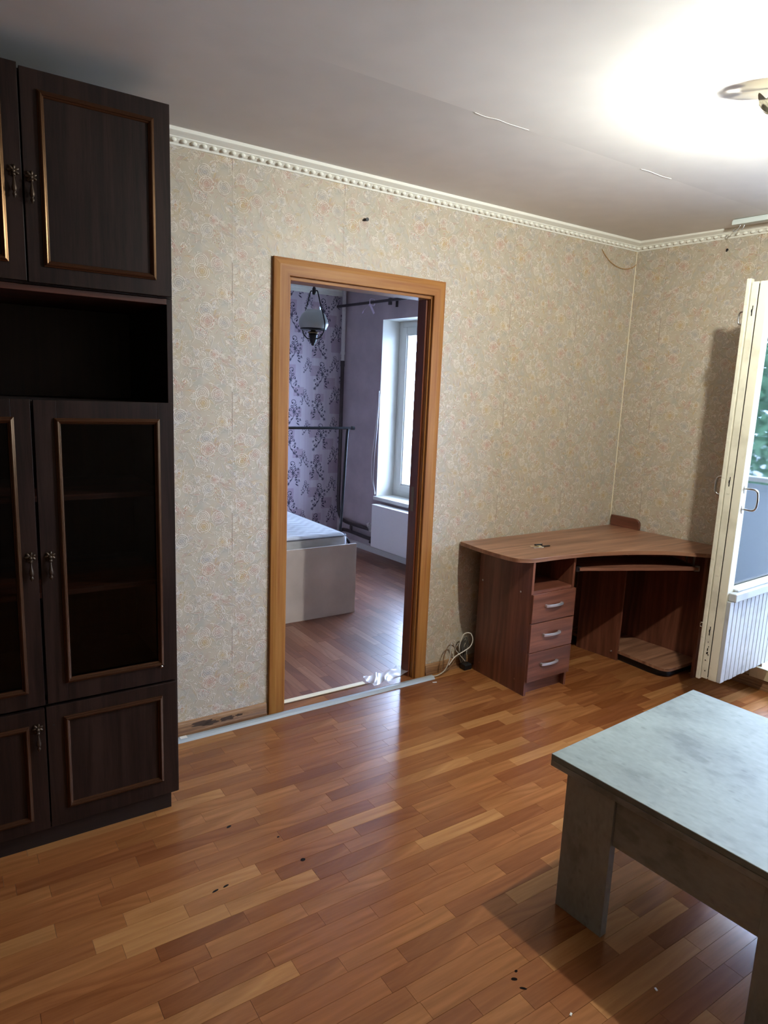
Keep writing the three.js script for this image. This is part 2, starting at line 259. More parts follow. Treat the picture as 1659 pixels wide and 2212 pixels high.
// ------------------------------------------------------------------ materials
const C = (r, g, b) => new THREE.Color().setRGB(r / 255, g / 255, b / 255, THREE.SRGBColorSpace);
const M = {
  paper: std({ map: wpMap, bumpMap: wpBump, bumpScale: 0.001, roughness: 0.48, color: C(222, 217, 211) }),
  paperBrown: std({ map: wpMap, bumpMap: wpBump, bumpScale: 0.001, roughness: 0.7, color: C(136, 116, 100) }),
  cabGlass: std({ color: C(176, 174, 172), transmission: 1, roughness: 0.02, ior: 1.27, thickness: 0 }),
  ceiling: std({ map: ceilMap, roughness: 0.85, color: C(240, 238, 236) }),
  white: std({ color: C(226, 224, 216), roughness: 0.6 }),
  foam: std({ color: C(232, 230, 218), roughness: 0.7 }),
  joint: std({ color: C(92, 56, 32), roughness: 0.6 }),
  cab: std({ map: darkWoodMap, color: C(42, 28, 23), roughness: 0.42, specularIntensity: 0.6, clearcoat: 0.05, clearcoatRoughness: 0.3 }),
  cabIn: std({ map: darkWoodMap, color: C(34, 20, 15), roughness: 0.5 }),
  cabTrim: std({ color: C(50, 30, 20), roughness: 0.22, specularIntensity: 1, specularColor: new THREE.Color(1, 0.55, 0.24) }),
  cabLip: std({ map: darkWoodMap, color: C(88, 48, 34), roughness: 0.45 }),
  brass: std({ color: C(126, 104, 78), metalness: 0.9, roughness: 0.35 }),
  bronze: std({ color: C(74, 60, 48), metalness: 0.7, roughness: 0.38 }),
  glass: std({ color: 0xffffff, transmission: 1, roughness: 0.02, ior: 1.5, thickness: 0 }),
  doorGlass: std({ color: C(236, 244, 246), transmission: 1, roughness: 0.03, ior: 1.75, thickness: 0 }),
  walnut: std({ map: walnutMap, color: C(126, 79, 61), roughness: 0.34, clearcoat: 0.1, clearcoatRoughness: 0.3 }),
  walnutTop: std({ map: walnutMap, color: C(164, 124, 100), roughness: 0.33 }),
  walnutEdge: std({ map: walnutMap, color: C(142, 98, 80), roughness: 0.4 }),
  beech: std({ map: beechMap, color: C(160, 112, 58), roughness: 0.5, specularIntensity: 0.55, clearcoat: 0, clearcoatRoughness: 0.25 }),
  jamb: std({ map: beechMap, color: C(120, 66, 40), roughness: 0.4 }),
  oak: std({ map: oakMap, color: C(156, 126, 96), roughness: 0.5 }),
  stone: std({ map: stoneMap, color: C(150, 153, 148), roughness: 0.55, specularIntensity: 0.6 }),
  stoneSide: std({ map: stoneMap, color: C(176, 174, 168), roughness: 0.5 }),
  paint: std({ map: paintMap, color: C(220, 214, 192), roughness: 0.45 }),
  paintWhite: std({ map: paintMap, color: C(182, 184, 184), roughness: 0.42 }),
  chrome: std({ color: C(200, 200, 200), metalness: 1, roughness: 0.2 }),
  satin: std({ color: C(196, 196, 198), metalness: 0.8, roughness: 0.35 }),
  black: std({ color: C(20, 20, 22), roughness: 0.45 }),
  blackMetal: std({ color: C(26, 24, 30), roughness: 0.4, metalness: 0.3 }),
  darkPipe: std({ color: C(58, 46, 48), roughness: 0.5 }),
  whitePipe: std({ color: C(206, 200, 196), roughness: 0.45 }),
  duct: std({ color: C(152, 158, 160), roughness: 0.42 }),
  cream: std({ color: C(226, 214, 184), roughness: 0.5 }),
  cable: std({ color: C(172, 164, 152), roughness: 0.5 }),
  lilac: std({ map: duskMap, color: C(190, 174, 178), roughness: 0.85 }),
  scroll: std({ map: scrollMap, roughness: 0.6, color: C(226, 218, 214) }),
  bedBoard: std({ map: duskMap, color: C(226, 212, 204), roughness: 0.55 }),
  mattress: std({ map: duskMap, color: C(214, 214, 216), roughness: 0.85, bumpMap: quiltBump, bumpScale: 0.004 }),
  piping: std({ color: C(120, 120, 128), roughness: 0.8 }),
  radiator: std({ color: C(246, 244, 246), roughness: 0.4 }),
  opal: std({ color: C(206, 210, 208), roughness: 0.3, transmission: 0.35, thickness: 0 }),
  ruffle: std({ color: C(74, 71, 62), roughness: 0.12, transmission: 0.95, thickness: 0 }),
  ribbon: std({ color: C(222, 208, 226), roughness: 0.8 }),
  film: std({ color: 0xffffff, transmission: 0.8, roughness: 0.3, ior: 1.8, thickness: 0 }),
  concrete: std({ map: duskMap, color: C(170, 170, 168), roughness: 0.9 }),
  parapet: std({ color: C(206, 218, 228), roughness: 0.6 }),
  leaf: std({ color: C(84, 116, 84), roughness: 0.9, transmission: 0.3, thickness: 0, side: THREE.DoubleSide }),
  bark: std({ color: C(90, 76, 62), roughness: 0.9 }),
  grass: std({ map: duskMap, color: C(150, 154, 152), roughness: 1 }),
  scuff: std({ color: C(24, 20, 19), roughness: 1, specularIntensity: 0.1 }),
  peel: std({ map: oakMap, color: C(84, 70, 62), roughness: 0.9 }),
  putty: std({ map: paintMap, color: C(206, 190, 156), roughness: 0.6 }),
};
for (const t of [M.mattress]) t.bumpMap.repeat.set(1 / 0.16, 1 / 0.08);

// ------------------------------------------------------------------ room: floor with planks
const TH = 0.0718; // the facade wall is not square to the wall with the doorway
const facade = (s, y, d) => V(d * Math.cos(TH) + s * Math.sin(TH), y, -d * Math.sin(TH) + s * Math.cos(TH));
const floorMesh = struct(mesh('floor', bx(-5.55, 0.4, -0.2, -0.0012, -0.045, 4.15, 0), M.joint), 'orange brown plank floor of the living room');
const bedFloor = struct(mesh('bedroom_floor', bx(-3.75, 0.3, -0.2, -0.0012, -3.35, -0.045, 0), M.joint), 'reddish brown plank floor of the bedroom beyond the doorway');
{
  const tones = [[164, 116, 70], [150, 100, 58], [142, 90, 51], [134, 83, 46], [126, 76, 43], [146, 95, 54], [136, 86, 49]];
  const gloss = { clearcoat: 0.1, clearcoatRoughness: 0.1 };
  const mk = (list, k, ro) => list.flatMap((c, i) => [plankMapA, plankMapB].map((m) => std({ map: m, color: C(c[0] * k[0], c[1] * k[1], c[2] * k[2]), ...gloss, roughness: ro })));
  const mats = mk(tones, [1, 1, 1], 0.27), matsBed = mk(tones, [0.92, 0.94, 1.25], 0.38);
  const LEN = [0.26, 0.3, 0.34, 0.38, 0.42], geos = {};
  const plankGeo = (l, w, k) => (geos[l + '_' + k] ||= (() => {
    const e = 0.0002, t = 0.0011, h = 0.0003; // top at 0, tiny chamfer, sides down to the bed
    const x0 = h, x1 = l - h, z0 = h, z1 = w - h, pos = [], uv = [];
    const q = (a, b, c, d) => { for (const p of [a, b, c, a, c, d]) { pos.push(...p); uv.push(p[0] + k * 0.37, p[2] + k * 0.113); } };
    const T = [[x0 + e, 0, z0 + e], [x0 + e, 0, z1 - e], [x1 - e, 0, z1 - e], [x1 - e, 0, z0 + e]], B = [[x0, -t, z0], [x0, -t, z1], [x1, -t, z1], [x1, -t, z0]];
    q(...T); for (let i = 0; i < 4; i++) { const j = (i + 1) % 4; q(T[i], B[i], B[j], T[j]); }
    const g = new THREE.BufferGeometry(); g.setAttribute('position', new THREE.Float32BufferAttribute(pos, 3)); g.setAttribute('uv', new THREE.Float32BufferAttribute(uv, 2)); g.computeVertexNormals(); return g;
  })());
  const W = 0.0585, view = new THREE.Matrix4().multiplyMatrices(camera.projectionMatrix, new THREE.Matrix4());
  camera.updateMatrixWorld(true); camera.updateProjectionMatrix();
  const vp = new THREE.Matrix4().multiplyMatrices(camera.projectionMatrix, camera.matrixWorldInverse);
  const size = (pts) => { let x0 = 9, x1 = -9, y0 = 9, y1 = -9, n = 0; for (const p of pts) { const w = p.clone().applyMatrix4(vp), back = p.clone().applyMatrix4(camera.matrixWorldInverse).z > -0.1; if (back) continue; n++; x0 = Math.min(x0, w.x); x1 = Math.max(x1, w.x); y0 = Math.min(y0, w.y); y1 = Math.max(y1, w.y); } if (!n) return 0; const cx = Math.min(1, x1) - Math.max(-1, x0), cy = Math.min(1, y1) - Math.max(-1, y0); return cx <= 0 || cy <= 0 ? 0 : cx * cy; };
  const hidden = (x, z) => (x < -3.06 && z < 0.5) || (x > -2.1 && x < -1.3 && z > 1.6 && z < 2.3);
  const lay = (parent, mats, along, x0, x1, z0, z1, tile) => {
    const all = [];
    const rows = along === 'x' ? [z0, z1] : [x0, x1], run = along === 'x' ? [x0, x1] : [z0, z1];
    let r = 0;
    for (let a = rows[0]; a < rows[1] - 0.001; a += W, r++) {
      const w = Math.min(W, rows[1] - a);
      for (let b = run[0] - rr(0, 0.3); b < run[1] - 0.01;) {
        let l = pick(LEN), s = Math.max(b, run[0]), e = Math.min(b + l, run[1]); b += l;
        if (e - s < 0.02) continue;
        const full = Math.abs(e - s - l) < 1e-6, k = Math.floor(rnd() * 4), m = Math.floor(rnd() * mats.length);
        const pts = along === 'x' ? [V(s, 0, a), V(e, 0, a), V(e, 0, a + w), V(s, 0, a + w)] : [V(a, 0, s), V(a, 0, e), V(a + w, 0, e), V(a + w, 0, s)];
        const c = pts[0].clone().add(pts[2]).multiplyScalar(0.5);
        all.push({ l, e: e - s, s, a, k, m, w, full, px: hidden(c.x, c.z) || tile(c) ? 0 : size(pts) });
      }
    }
    all.sort((p, q) => q.px - p.px);
    const rest = mats.map(() => []);
    all.forEach((p, i) => {
      const g = plankGeo(p.l, W, p.k), sx = p.e / p.l, sz = p.w / W;
      const mtx = along === 'x' ? new THREE.Matrix4().makeScale(sx, 1, sz).setPosition(p.s, 0, p.a) : new THREE.Matrix4().makeRotationY(-Math.PI / 2).multiply(new THREE.Matrix4().makeScale(sx, 1, sz)).setPosition(p.a + p.w, 0, p.s);
      if (p.px > 0 && i < 300) { const m = new THREE.Mesh(g, mats[p.m]); m.applyMatrix4(mtx); m.receiveShadow = true; m.name = i ? 'plank_' + String(i).padStart(3, '0') : 'plank'; parent.add(m); }
      else rest[p.m].push(g.clone().applyMatrix4(mtx));
    });
    const gs = [], ms = []; rest.forEach((l, i) => { if (l.length) { gs.push(mergeGeometries(l)); ms.push(mats[i]); } });
    if (gs.length) { const g = mergeGeometries(gs, true), m = new THREE.Mesh(g, ms); m.name = 'further_planks'; m.receiveShadow = true; m.userData.kind = 'stuff'; parent.add(m); }
  };
  lay(floorMesh, mats, 'x', -5.4, 0.3, -0.04, 4.0, () => false);
  lay(bedFloor, matsBed, 'z', -3.6, 0.02, -3.2, -0.05, (c) => c.x < -1.29 && c.z < -1.1);
}
// burn marks and scuffs on the floor
{
  const spot = (x, z, w, h, a) => { const g = new THREE.CylinderGeometry(1, 1, 0.0006, 9); const p = g.attributes.position; for (let i = 0; i < p.count; i++) { const k = 0.75 + 0.45 * Math.abs(Math.sin(i * 2.7)); p.setX(i, p.getX(i) * k); p.setZ(i, p.getZ(i) * k); } g.scale(w, 1, h); g.rotateY(a); g.translate(x, 0.0002, z); g.computeVertexNormals(); return g; };
  for (const [x, z, w, h, a] of [[-2.909, 0.728, 0.008, 0.004, 0.3], [-2.781, 0.868, 0.004, 0.003, 0], [-2.76, 1.017, 0.007, 0.006, 0], [-3.06, 1.007, 0.009, 0.003, 0.2], [-3.024, 1.003, 0.008, 0.003, 0.2], [-2.483, 1.734, 0.007, 0.004, -0.6], [-2.483, 1.768, 0.008, 0.003, -0.8], [-2.46, 1.718, 0.004, 0.003, 0]])
    mesh('scuff_mark', spot(x, z, w * 1.15, h * 1.1, a), M.scuff, floorMesh);
}
// ------------------------------------------------------------------ walls and ceiling
function wallWithHoles(w0, w1, h0, h1, holes, depth) { // drawn in (w, y), extruded along +z
  const s = new THREE.Shape([[w0, h0], [w1, h0], [w1, h1], [w0, h1]].map((q) => new THREE.Vector2(...q)));
  for (const [a, b, c, d] of holes) s.holes.push(new THREE.Path([[a, c], [a, d], [b, d], [b, c]].map((q) => new THREE.Vector2(...q))));
  return new THREE.ExtrudeGeometry(s, { depth, bevelEnabled: false });
}
const shiftU = (g, du) => { const u = g.attributes.uv; for (let i = 0; i < u.count; i++) u.setX(i, u.getX(i) + du); return g; };
struct(mesh('wall_back', shiftU(wallWithHoles(-5.55, 0.02, -0.02, 2.53, [[-2.362, -1.562, -0.012, 2.045]], 0.08).translate(0, 0, -0.08), 1.026), [M.paper, M.white]), 'wall with cream floral wallpaper around the bedroom doorway');
{ // facade: rotated about the corner
  const g = wallWithHoles(-4.1, 0.0, -0.3, 2.55, [[-1.73, -1.05, 0.125, 2.13], [-3.75, -1.83, 0.75, 2.2]], 0.36); g.rotateY(Math.PI / 2);
  const w = struct(mesh('wall_right', shiftU(g, 0.338 + 0.4), [M.paper, M.white]), 'wall with cream floral wallpaper behind the open balcony door'); w.rotation.y = TH;
  const g2 = wallWithHoles(0.0, 3.4, -0.3, 2.55, [[1.1, 2.55, 0.55, 2.19]], 0.36); g2.rotateY(Math.PI / 2);
  const w2 = struct(mesh('bedroom_wall_right', g2, [M.lilac, M.white]), 'plain lilac bedroom wall with the window'); w2.rotation.y = TH;
}
struct(mesh('trim_1', cyl([-0.001, 0.06, 0.001], [-0.001, 2.46, 0.001], 0.0028, 0.0028, 8), M.cream), 'pale paper seam in the corner of the room');
struct(mesh('wall_left', bx(-5.55, -5.4, -0.02, 2.53, -0.08, 4.15, 0), M.paperBrown), 'wallpapered wall on the left of the room');
struct(mesh('wall_front', bx(-5.55, 0.7, -0.02, 2.53, 4.0, 4.15, 0), M.paperBrown), 'wallpapered wall behind the viewer');
struct(mesh('bedroom_wall_back', bx(-3.75, 0.2, -0.02, 2.5, -3.35, -3.2, 0, 'x'), M.scroll), 'lilac bedroom wall with dark scroll pattern wallpaper');
struct(mesh('bedroom_wall_left', bx(-3.75, -3.6, -0.02, 2.5, -3.35, -0.08, 0), M.lilac), 'plain lilac wall on the left of the bedroom');
const ceil = struct(mesh('ceiling', boxUV(new THREE.BoxGeometry(6.4, 0.18, 7.7).translate(-2.4, 2.612, 0.35), 'x'), M.ceiling), 'white ceiling with a faint crack between two slabs');
{ // two floor slabs meet above the room; the one over the doorway rises a little towards the wall
  mesh('slab', bx(-5.5, 0.5, 2.5, 2.524, 0.893, 4.1, 0, 'x'), M.ceiling, ceil);
  const g = boxUV(new THREE.BoxGeometry(6.0, 0.02, 1.0), 'x'); g.rotateX(0.0105); g.translate(-2.5, 2.5153, 0.393); mesh('slab', g, M.ceiling, ceil);
  mesh('slab', bx(-3.75, 0.3, 2.5, 2.524, -3.3, -0.06, 0, 'x'), M.ceiling, ceil);
  const pts = []; for (let x = -2.5; x <= -0.95; x += 0.05) pts.push(V(x, 2.5, 0.893 + rr(-0.006, 0.006)));
  mesh('crack', [tube(pts.slice(8, 14), 0.0012, 30, 5), tube(pts.slice(26, 31), 0.0018, 20, 5)], M.white, ceil);
}
// ------------------------------------------------------------------ cornice, baseboards
{
  const prof = [[0, 0], [0.006, 0], [0.008, 0.004], [0.009, 0.0065], [0.012, 0.0075], [0.014, 0.0095], [0.017, 0.013], [0.023, 0.018], [0.028, 0.021], [0.031, 0.0215], [0.032, 0.025], [0.036, 0.0275], [0.042, 0.030], [0.047, 0.0325], [0.049, 0.0335], [0.058, 0.0345], [0.06, 0.0365], [0.06, 0.053], [0, 0.053]]; // (out, up)
  const H0 = 2.46, run = (a, dir, out, len, name, label, plain) => {
    const g = strip(len, prof, 0, 0); const eggs = [g];
    for (let x = 0.02; x < len && !plain; x += 0.04) {
      const e = new THREE.SphereGeometry(1, 9, 6); e.scale(0.0125, 0.0085, 0.0135); e.rotateX(0.85); e.translate(x, 0.0195, 0.0155); eggs.push(e);
      const d = new THREE.ConeGeometry(0.003, 0.014, 5); d.rotateX(-0.6); d.translate(x + 0.02, 0.0195, 0.0165); eggs.push(d);
      const rim = new THREE.TorusGeometry(0.0135, 0.0016, 4, 10, Math.PI); rim.scale(1, 1.1, 1); rim.rotateZ(Math.PI); rim.rotateX(0.75); rim.translate(x, 0.019, 0.0165); eggs.push(rim);
    }
    const merged = mergeGeometries(eggs.map(clean));
    return struct(mesh(name, placed(merged, a, dir, out, EY), M.foam), label);
  };
  run(V(-5.4, H0, 0.0), EX, EZ, 5.4, 'cornice_back', 'white egg and dart cornice above the doorway wall');
  const dz = V(Math.sin(TH), 0, Math.cos(TH)), n = V(-Math.cos(TH), 0, Math.sin(TH));
  run(V(0, H0, 0), dz, n, 3.5, 'cornice_right', 'white egg and dart cornice above the balcony door wall');
  run(V(-3.6, 2.44, -3.2), EX, EZ, 3.4, 'bedroom_cornice_back', 'pale plain cornice in the bedroom', true);
}
const skirt = [[0, 0], [0.018, 0], [0.0185, 0.006], [0.014, 0.014], [0.012, 0.018], [0.012, 0.05], [0.009, 0.057], [0.004, 0.06], [0, 0.06]];
{
  const b = (x0, x1, label) => struct(mesh('baseboard_back', placed(strip(x1 - x0, skirt), V(x0, 0, 0.0), EX, EZ, EY), M.oak), label);
  const left = b(-3.0, -2.445, 'worn oak baseboard between the cabinet and the doorway'); b(-1.488, -0.02, 'oak baseboard running behind the desk');
  const spot = (x, y, w, h, s) => { const g = new THREE.CircleGeometry(1, 18), p = g.attributes.position; for (let i = 1; i < p.count; i++) { const k = 0.6 + 0.5 * hash(i, s, 5); p.setX(i, p.getX(i) * k); p.setY(i, p.getY(i) * k); } g.scale(w, h, 1); g.translate(x, y, 0.0125); return g; };
  mesh('peeled_patch', [spot(-2.762, 0.036, 0.055, 0.016, 3), spot(-2.72, 0.028, 0.04, 0.01, 6), spot(-2.64, 0.03, 0.04, 0.012, 9), spot(-2.585, 0.034, 0.02, 0.008, 4)], M.peel, left).userData.label = 'blackened peeled patch';
  const dz = V(Math.sin(TH), 0, Math.cos(TH)), n = V(-Math.cos(TH), 0, Math.sin(TH));
  struct(mesh('baseboard_right', placed(strip(3.4, skirt), V(0, 0, 0), dz, n, EY), M.oak), 'oak baseboard under the balcony threshold');
  const th = struct(mesh('threshold', bx(-0.03, 0.36, 0.062, 0.127, 1.0, 1.78, 0.004, 'z'), M.putty), 'painted wooden threshold step of the balcony door'); th.rotation.y = TH;
  struct(mesh('bedroom_baseboard_right', placed(strip(3.2, skirt.map(([a, c]) => [a, c * 0.9])), facade(-3.2, 0, 0), dz, n, EY), M.whitePipe), 'pale baseboard under the radiator');
  struct(mesh('bedroom_baseboard_back', placed(strip(3.4, skirt), V(-3.6, 0, -3.2), EX, EZ, EY), M.whitePipe), 'pale baseboard behind the bed');
}
// small seam stain: thread hanging in the corner, nails
tag(mesh('hanging_thread', tube([[-0.33, 2.43, 0.004], [-0.3, 2.402, 0.006], [-0.25, 2.37, 0.008], [-0.17, 2.347, 0.01], [-0.09, 2.349, 0.008], [-0.03, 2.368, 0.006], [-0.004, 2.385, 0.005]], 0.0022, 40, 5), std({ color: C(176, 136, 84), roughness: 0.9 })), 'thin tan thread sagging across the corner below the cornice', 'thread');
{
  const nail = base('wall_nail', -1.972, 2.329, 0); mesh('shank', cyl([0, 0, -0.01], [0, 0, 0.012], 0.002), M.black, nail); mesh('head', [cyl([0, 0, 0.012], [0, 0, 0.016], 0.008), cyl([-0.014, -0.004, 0.003], [-0.006, -0.002, 0.013], 0.004)], M.black, nail); tag(nail, 'small black nail in the wallpaper above the doorway', 'nail');
  const n2 = base('wall_nail', ...facade(0.568, 2.401, 0).toArray(), TH - Math.PI / 2); mesh('shank', cyl([0, 0, -0.01], [0, 0, 0.01], 0.002), M.black, n2); mesh('head', [cyl([0, 0, 0.01], [0, 0, 0.014], 0.006), cyl([-0.008, -0.006, 0.002], [0, 0, 0.008], 0.004)], M.black, n2); tag(n2, 'tiny dark nail in the wallpaper below the curtain rail', 'nail');
}
// ------------------------------------------------------------------ doorway
{
  const d = base('door_1', 0, 0, 0); struct(d, 'doorway with honey coloured wooden casing and no door leaf');
  const prof = [[0, 0], [0, 0.0135], [0.0015, 0.0155], [0.027, 0.0205], [0.0725, 0.0215], [0.0742, 0.02], [0.0745, 0]];
  const x0 = -2.4345, x1 = -1.4935, yT = 2.108;
  mesh('casing', placed(strip(x1 - x0, prof, 1, 1, 0.12), V(x0, yT, 0.0005), EX, V(0, -1, 0), EZ), M.beech, d);
  mesh('casing', placed(strip(yT, prof, 0, 1, 0.12), V(x0, 0, 0.0005), EY, EX, EZ), M.beech, d);
  mesh('casing', placed(strip(yT, prof, 0, 1, 0.12), V(x1, 0, 0.0005), EY, V(-1, 0, 0), EZ), M.beech, d);
  // the frame itself: a light edge towards the room, darker reveal behind it
  mesh('jamb', bx(-2.361, -2.349, 0, 2.044, -0.09, 0.006, 0.002), M.beech, d); mesh('jamb', bx(-1.575, -1.563, 0, 2.044, -0.02, 0.006, 0.002), M.beech, d); mesh('head_jamb', bx(-2.349, -1.575, 2.018, 2.044, -0.09, 0.004, 0.002, 'x'), M.beech, d);
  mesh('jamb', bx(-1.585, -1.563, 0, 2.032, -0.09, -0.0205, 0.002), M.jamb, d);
  mesh('strike_plate', [bx(-1.5865, -1.5845, 0.93, 1.06, -0.07, -0.045, 0.001)], M.brass, d);
}
{
  const strp = tag(mesh('threshold_strip', bx(-2.348, -1.845, 0.0005, 0.008, -0.078, -0.048, 0.003, 'x'), M.cream), 'cream threshold strip lying across the doorway', 'strip');
  mesh('film_scrap', (() => {
    const g = new THREE.PlaneGeometry(0.25, 0.11, 60, 26); g.rotateX(-Math.PI / 2); const p = g.attributes.position;
    for (let i = 0; i < p.count; i++) { const x = p.getX(i), z = p.getZ(i); p.setY(i, 0.012 + 0.016 * Math.pow(0.5 + 0.5 * Math.sin(70 * z + 44 * x + 2.2 * Math.sin(26 * x + 1)), 2) * (0.4 + 0.6 * vn(x * 30 + 20, z * 30 + 20, 64, 64, 8)) + 0.02 * Math.max(0, x * 8) * vn(x * 36 + 20, z * 40 + 20, 64, 64, 2)); p.setZ(i, z + 0.1 * (0.06 * Math.sin(x * 30)) - 0.12 * x); }
    g.computeVertexNormals(); g.translate(-1.71, 0.002, -0.052); return g;
  })(), M.film); tag(scene.children[scene.children.length - 1], 'crumpled clear plastic film taped over the threshold', 'plastic film');
  const duct = base('cable_duct', 0, 0, 0);
  mesh('duct_body', placed(strip(1.435, [[0, 0], [0, 0.006], [0.004, 0.012], [0.01, 0.0145], [0.026, 0.0145], [0.03, 0.011], [0.034, 0.009], [0.038, 0.006], [0.04, 0]]), V(-2.905, 0.0003, 0.038), EX, EZ, EY), M.duct, duct);
  mesh('sticker', bx(-2.876, -2.846, 0.0145, 0.0153, 0.045, 0.068, 0), M.white, duct);
  duct.children[1].userData.label = 'white paper sticker';
  tag(duct, 'long grey cable duct on the floor along the doorway wall', 'cable duct');
  for (const [x, z, a] of [[-1.804, -0.13, 1.0], [-1.499, 0.112, -0.3], [-2.434, 1.89, 0.4], [-2.176, 1.96, 1.2]]) {
    const c = mesh('plastic_crumb', bx(-0.012, 0.012, 0, 0.003, -0.003, 0.003, 0.001), M.white); c.position.set(x, 0.0004, z); c.rotation.y = a;
    if (x < -2.1) c.scale.set(0.4, 1, 0.9);
    tag(c, x === -1.804 ? 'white plastic sliver on the bedroom floor by the threshold' : x === -1.499 ? 'white plastic sliver on the floor by the end of the cable duct' : x === -2.434 ? 'white crumb on the lit floor beside the table shadow' : 'white crumb on the floor in the shadow of the coffee table', 'crumb');
  }
}
// ------------------------------------------------------------------ ceiling lamp
{
  const ax = V(-1.4, 0, 1.75), L = base('chandelier', ax.x, 2.5, ax.z);
  mesh('canopy', lathe([[0, 0], [0.05, 0], [0.048, -0.012], [0.03, -0.022], [0.012, -0.03], [0, -0.03]]), M.brass, L);
  mesh('stem', cyl([0, -0.03, 0], [0, -0.125, 0], 0.007), M.brass, L);
  mesh('hub', lathe([[0, -0.1], [0.02, -0.105], [0.024, -0.115], [0.018, -0.13], [0.01, -0.138], [0, -0.138]]), M.brass, L);
  const a0 = Math.atan2(1.62 - ax.z, -1.525 - ax.x), R = Math.hypot(1.62 - ax.z, -1.525 - ax.x);
  for (let k = 0; k < 3; k++) {
    const a = a0 + k * 2.0944, c = Math.cos(a), s = Math.sin(a);
    mesh('arm', tube([[0.01 * c, -0.05, 0.01 * s], [0.06 * c, -0.03, 0.06 * s], [0.13 * c, -0.022, 0.13 * s], [R * c, -0.03, R * s], [R * c, -0.066, R * s]], 0.004, 24, 7), M.brass, L);
    const g = new THREE.BufferGeometry(), pos = [], idx = [], NR = 10, NA = 72;
    for (let i = 0; i <= NR; i++) for (let j = 0; j <= NA; j++) { const t = i / NR, th = (j / NA) * Math.PI * 2, ruff = Math.sin(th * 9), r = 0.012 + 0.054 * Math.pow(t, 0.7) + 0.006 * ruff * t * t, y = -0.072 + 0.04 * Math.pow(t, 1.6) + 0.011 * ruff * t * t; pos.push(R * c + r * Math.cos(th), y, R * s + r * Math.sin(th)); }
    for (let i = 0; i < NR; i++) for (let j = 0; j < NA; j++) { const q = i * (NA + 1) + j; idx.push(q, q + 1, q + NA + 1, q + 1, q + NA + 2, q + NA + 1); }
    g.setAttribute('position', new THREE.Float32BufferAttribute(pos, 3)); g.setIndex(idx); g.computeVertexNormals();
    const m = mesh('shade', clean(g), M.ruffle, L); m.material.side = THREE.DoubleSide;
  }
  const b = LAMP_AT.clone().sub(L.position);
  mesh('lamp_socket', cyl([b.x * 0.5, -0.13, b.z * 0.5], [b.x, b.y + 0.024, b.z], 0.011), M.brass, L);
  mesh('bulb', new THREE.SphereGeometry(0.03, 20, 14).translate(b.x, b.y, b.z), std({ color: C(255, 248, 232), emissive: new THREE.Color(1, 0.96, 0.88), emissiveIntensity: 6 }), L);
  const pl = new THREE.PointLight(new THREE.Color(0.97, 1.0, 0.93), LAMP_POWER, 0, 2); pl.position.copy(b); pl.castShadow = true; pl.shadow.radius = 1.2; pl.shadow.mapSize.set(2048, 2048); L.add(pl);
  tag(L, 'lit ceiling chandelier with ruffled cream glass shades', 'chandelier');
}
// ------------------------------------------------------------------ dark wall unit
const moulding = [[0, 0], [0.0005, 0.004], [0.004, 0.0055], [0.005, 0.009], [0.009, 0.011], [0.013, 0.0095], [0.0145, 0.006], [0.017, 0.005], [0.0185, 0.0035], [0.019, 0]];
function dropHandle() { // ornate drop pull, z outward, hangs from y = 0
  const g = [];
  for (let k = 0; k < 7; k++) { const a = k * 0.898 + 0.45, e = new THREE.SphereGeometry(1, 8, 6); e.scale(0.0085, 0.0045, 0.0035); e.translate(0.009, 0, 0.003); e.rotateZ(a); e.translate(0, 0.008, 0); g.push(e); }
  const boss = new THREE.SphereGeometry(0.0065, 10, 8); boss.translate(0, 0.006, 0.007); g.push(boss);
  const ball = new THREE.SphereGeometry(0.0055, 10, 8); ball.translate(0, -0.004, 0.013); g.push(ball);
  const drop = lathe([[0, -0.006], [0.0025, -0.008], [0.0028, -0.016], [0.0055, -0.03], [0.0075, -0.04], [0.0062, -0.047], [0.003, -0.05], [0.0045, -0.053], [0.006, -0.058], [0.003, -0.062], [0.0018, -0.066], [0, -0.067]], 14); drop.translate(0, 0, 0.013); g.push(drop);
  return mergeGeometries(g.map(clean));
}
const pull = dropHandle();
function cabinetDoor(parent, x0, x1, y0, y1, trim, handle, glazed, label) {
  const d = base('door', 0, 0, 0, 0, parent); { let k = 0; while (parent.children.some((c) => c !== d && c.name === d.name)) { k++; d.name = 'door_' + String(k).padStart(3, '0'); } }
  const [tx0, tx1, ty0, ty1] = trim;
  if (glazed) {
    mesh('frame', [bx(x0, tx0 + 0.008, y0, y1, 0.512, 0.53, 0.001), bx(tx1 - 0.008, x1, y0, y1, 0.512, 0.53, 0.001), bx(tx0 + 0.008, tx1 - 0.008, ty1 - 0.008, y1, 0.512, 0.53, 0.001), bx(tx0 + 0.008, tx1 - 0.008, y0, ty0 + 0.008, 0.512, 0.53, 0.001)], M.cab, d);
    mesh('glass_pane', new THREE.PlaneGeometry(tx1 - tx0 - 0.01, ty1 - ty0 - 0.01).translate((tx0 + tx1) / 2, (ty0 + ty1) / 2, 0.522), M.cabGlass, d);
  } else mesh('panel', bx(x0, x1, y0, y1, 0.512, 0.53, 0.001), M.cab, d);
  frameStrips('moulding', tx0, tx1, ty0, ty1, 0.53, moulding, M.cabTrim, d);
  if (handle) { const h = mesh('handle', pull.clone().translate(handle[0], handle[1], 0.53), M.bronze, d); h.userData.label = 'ornate bronze drop pull'; }
  if (label) d.userData.label = label;
  return d;
}
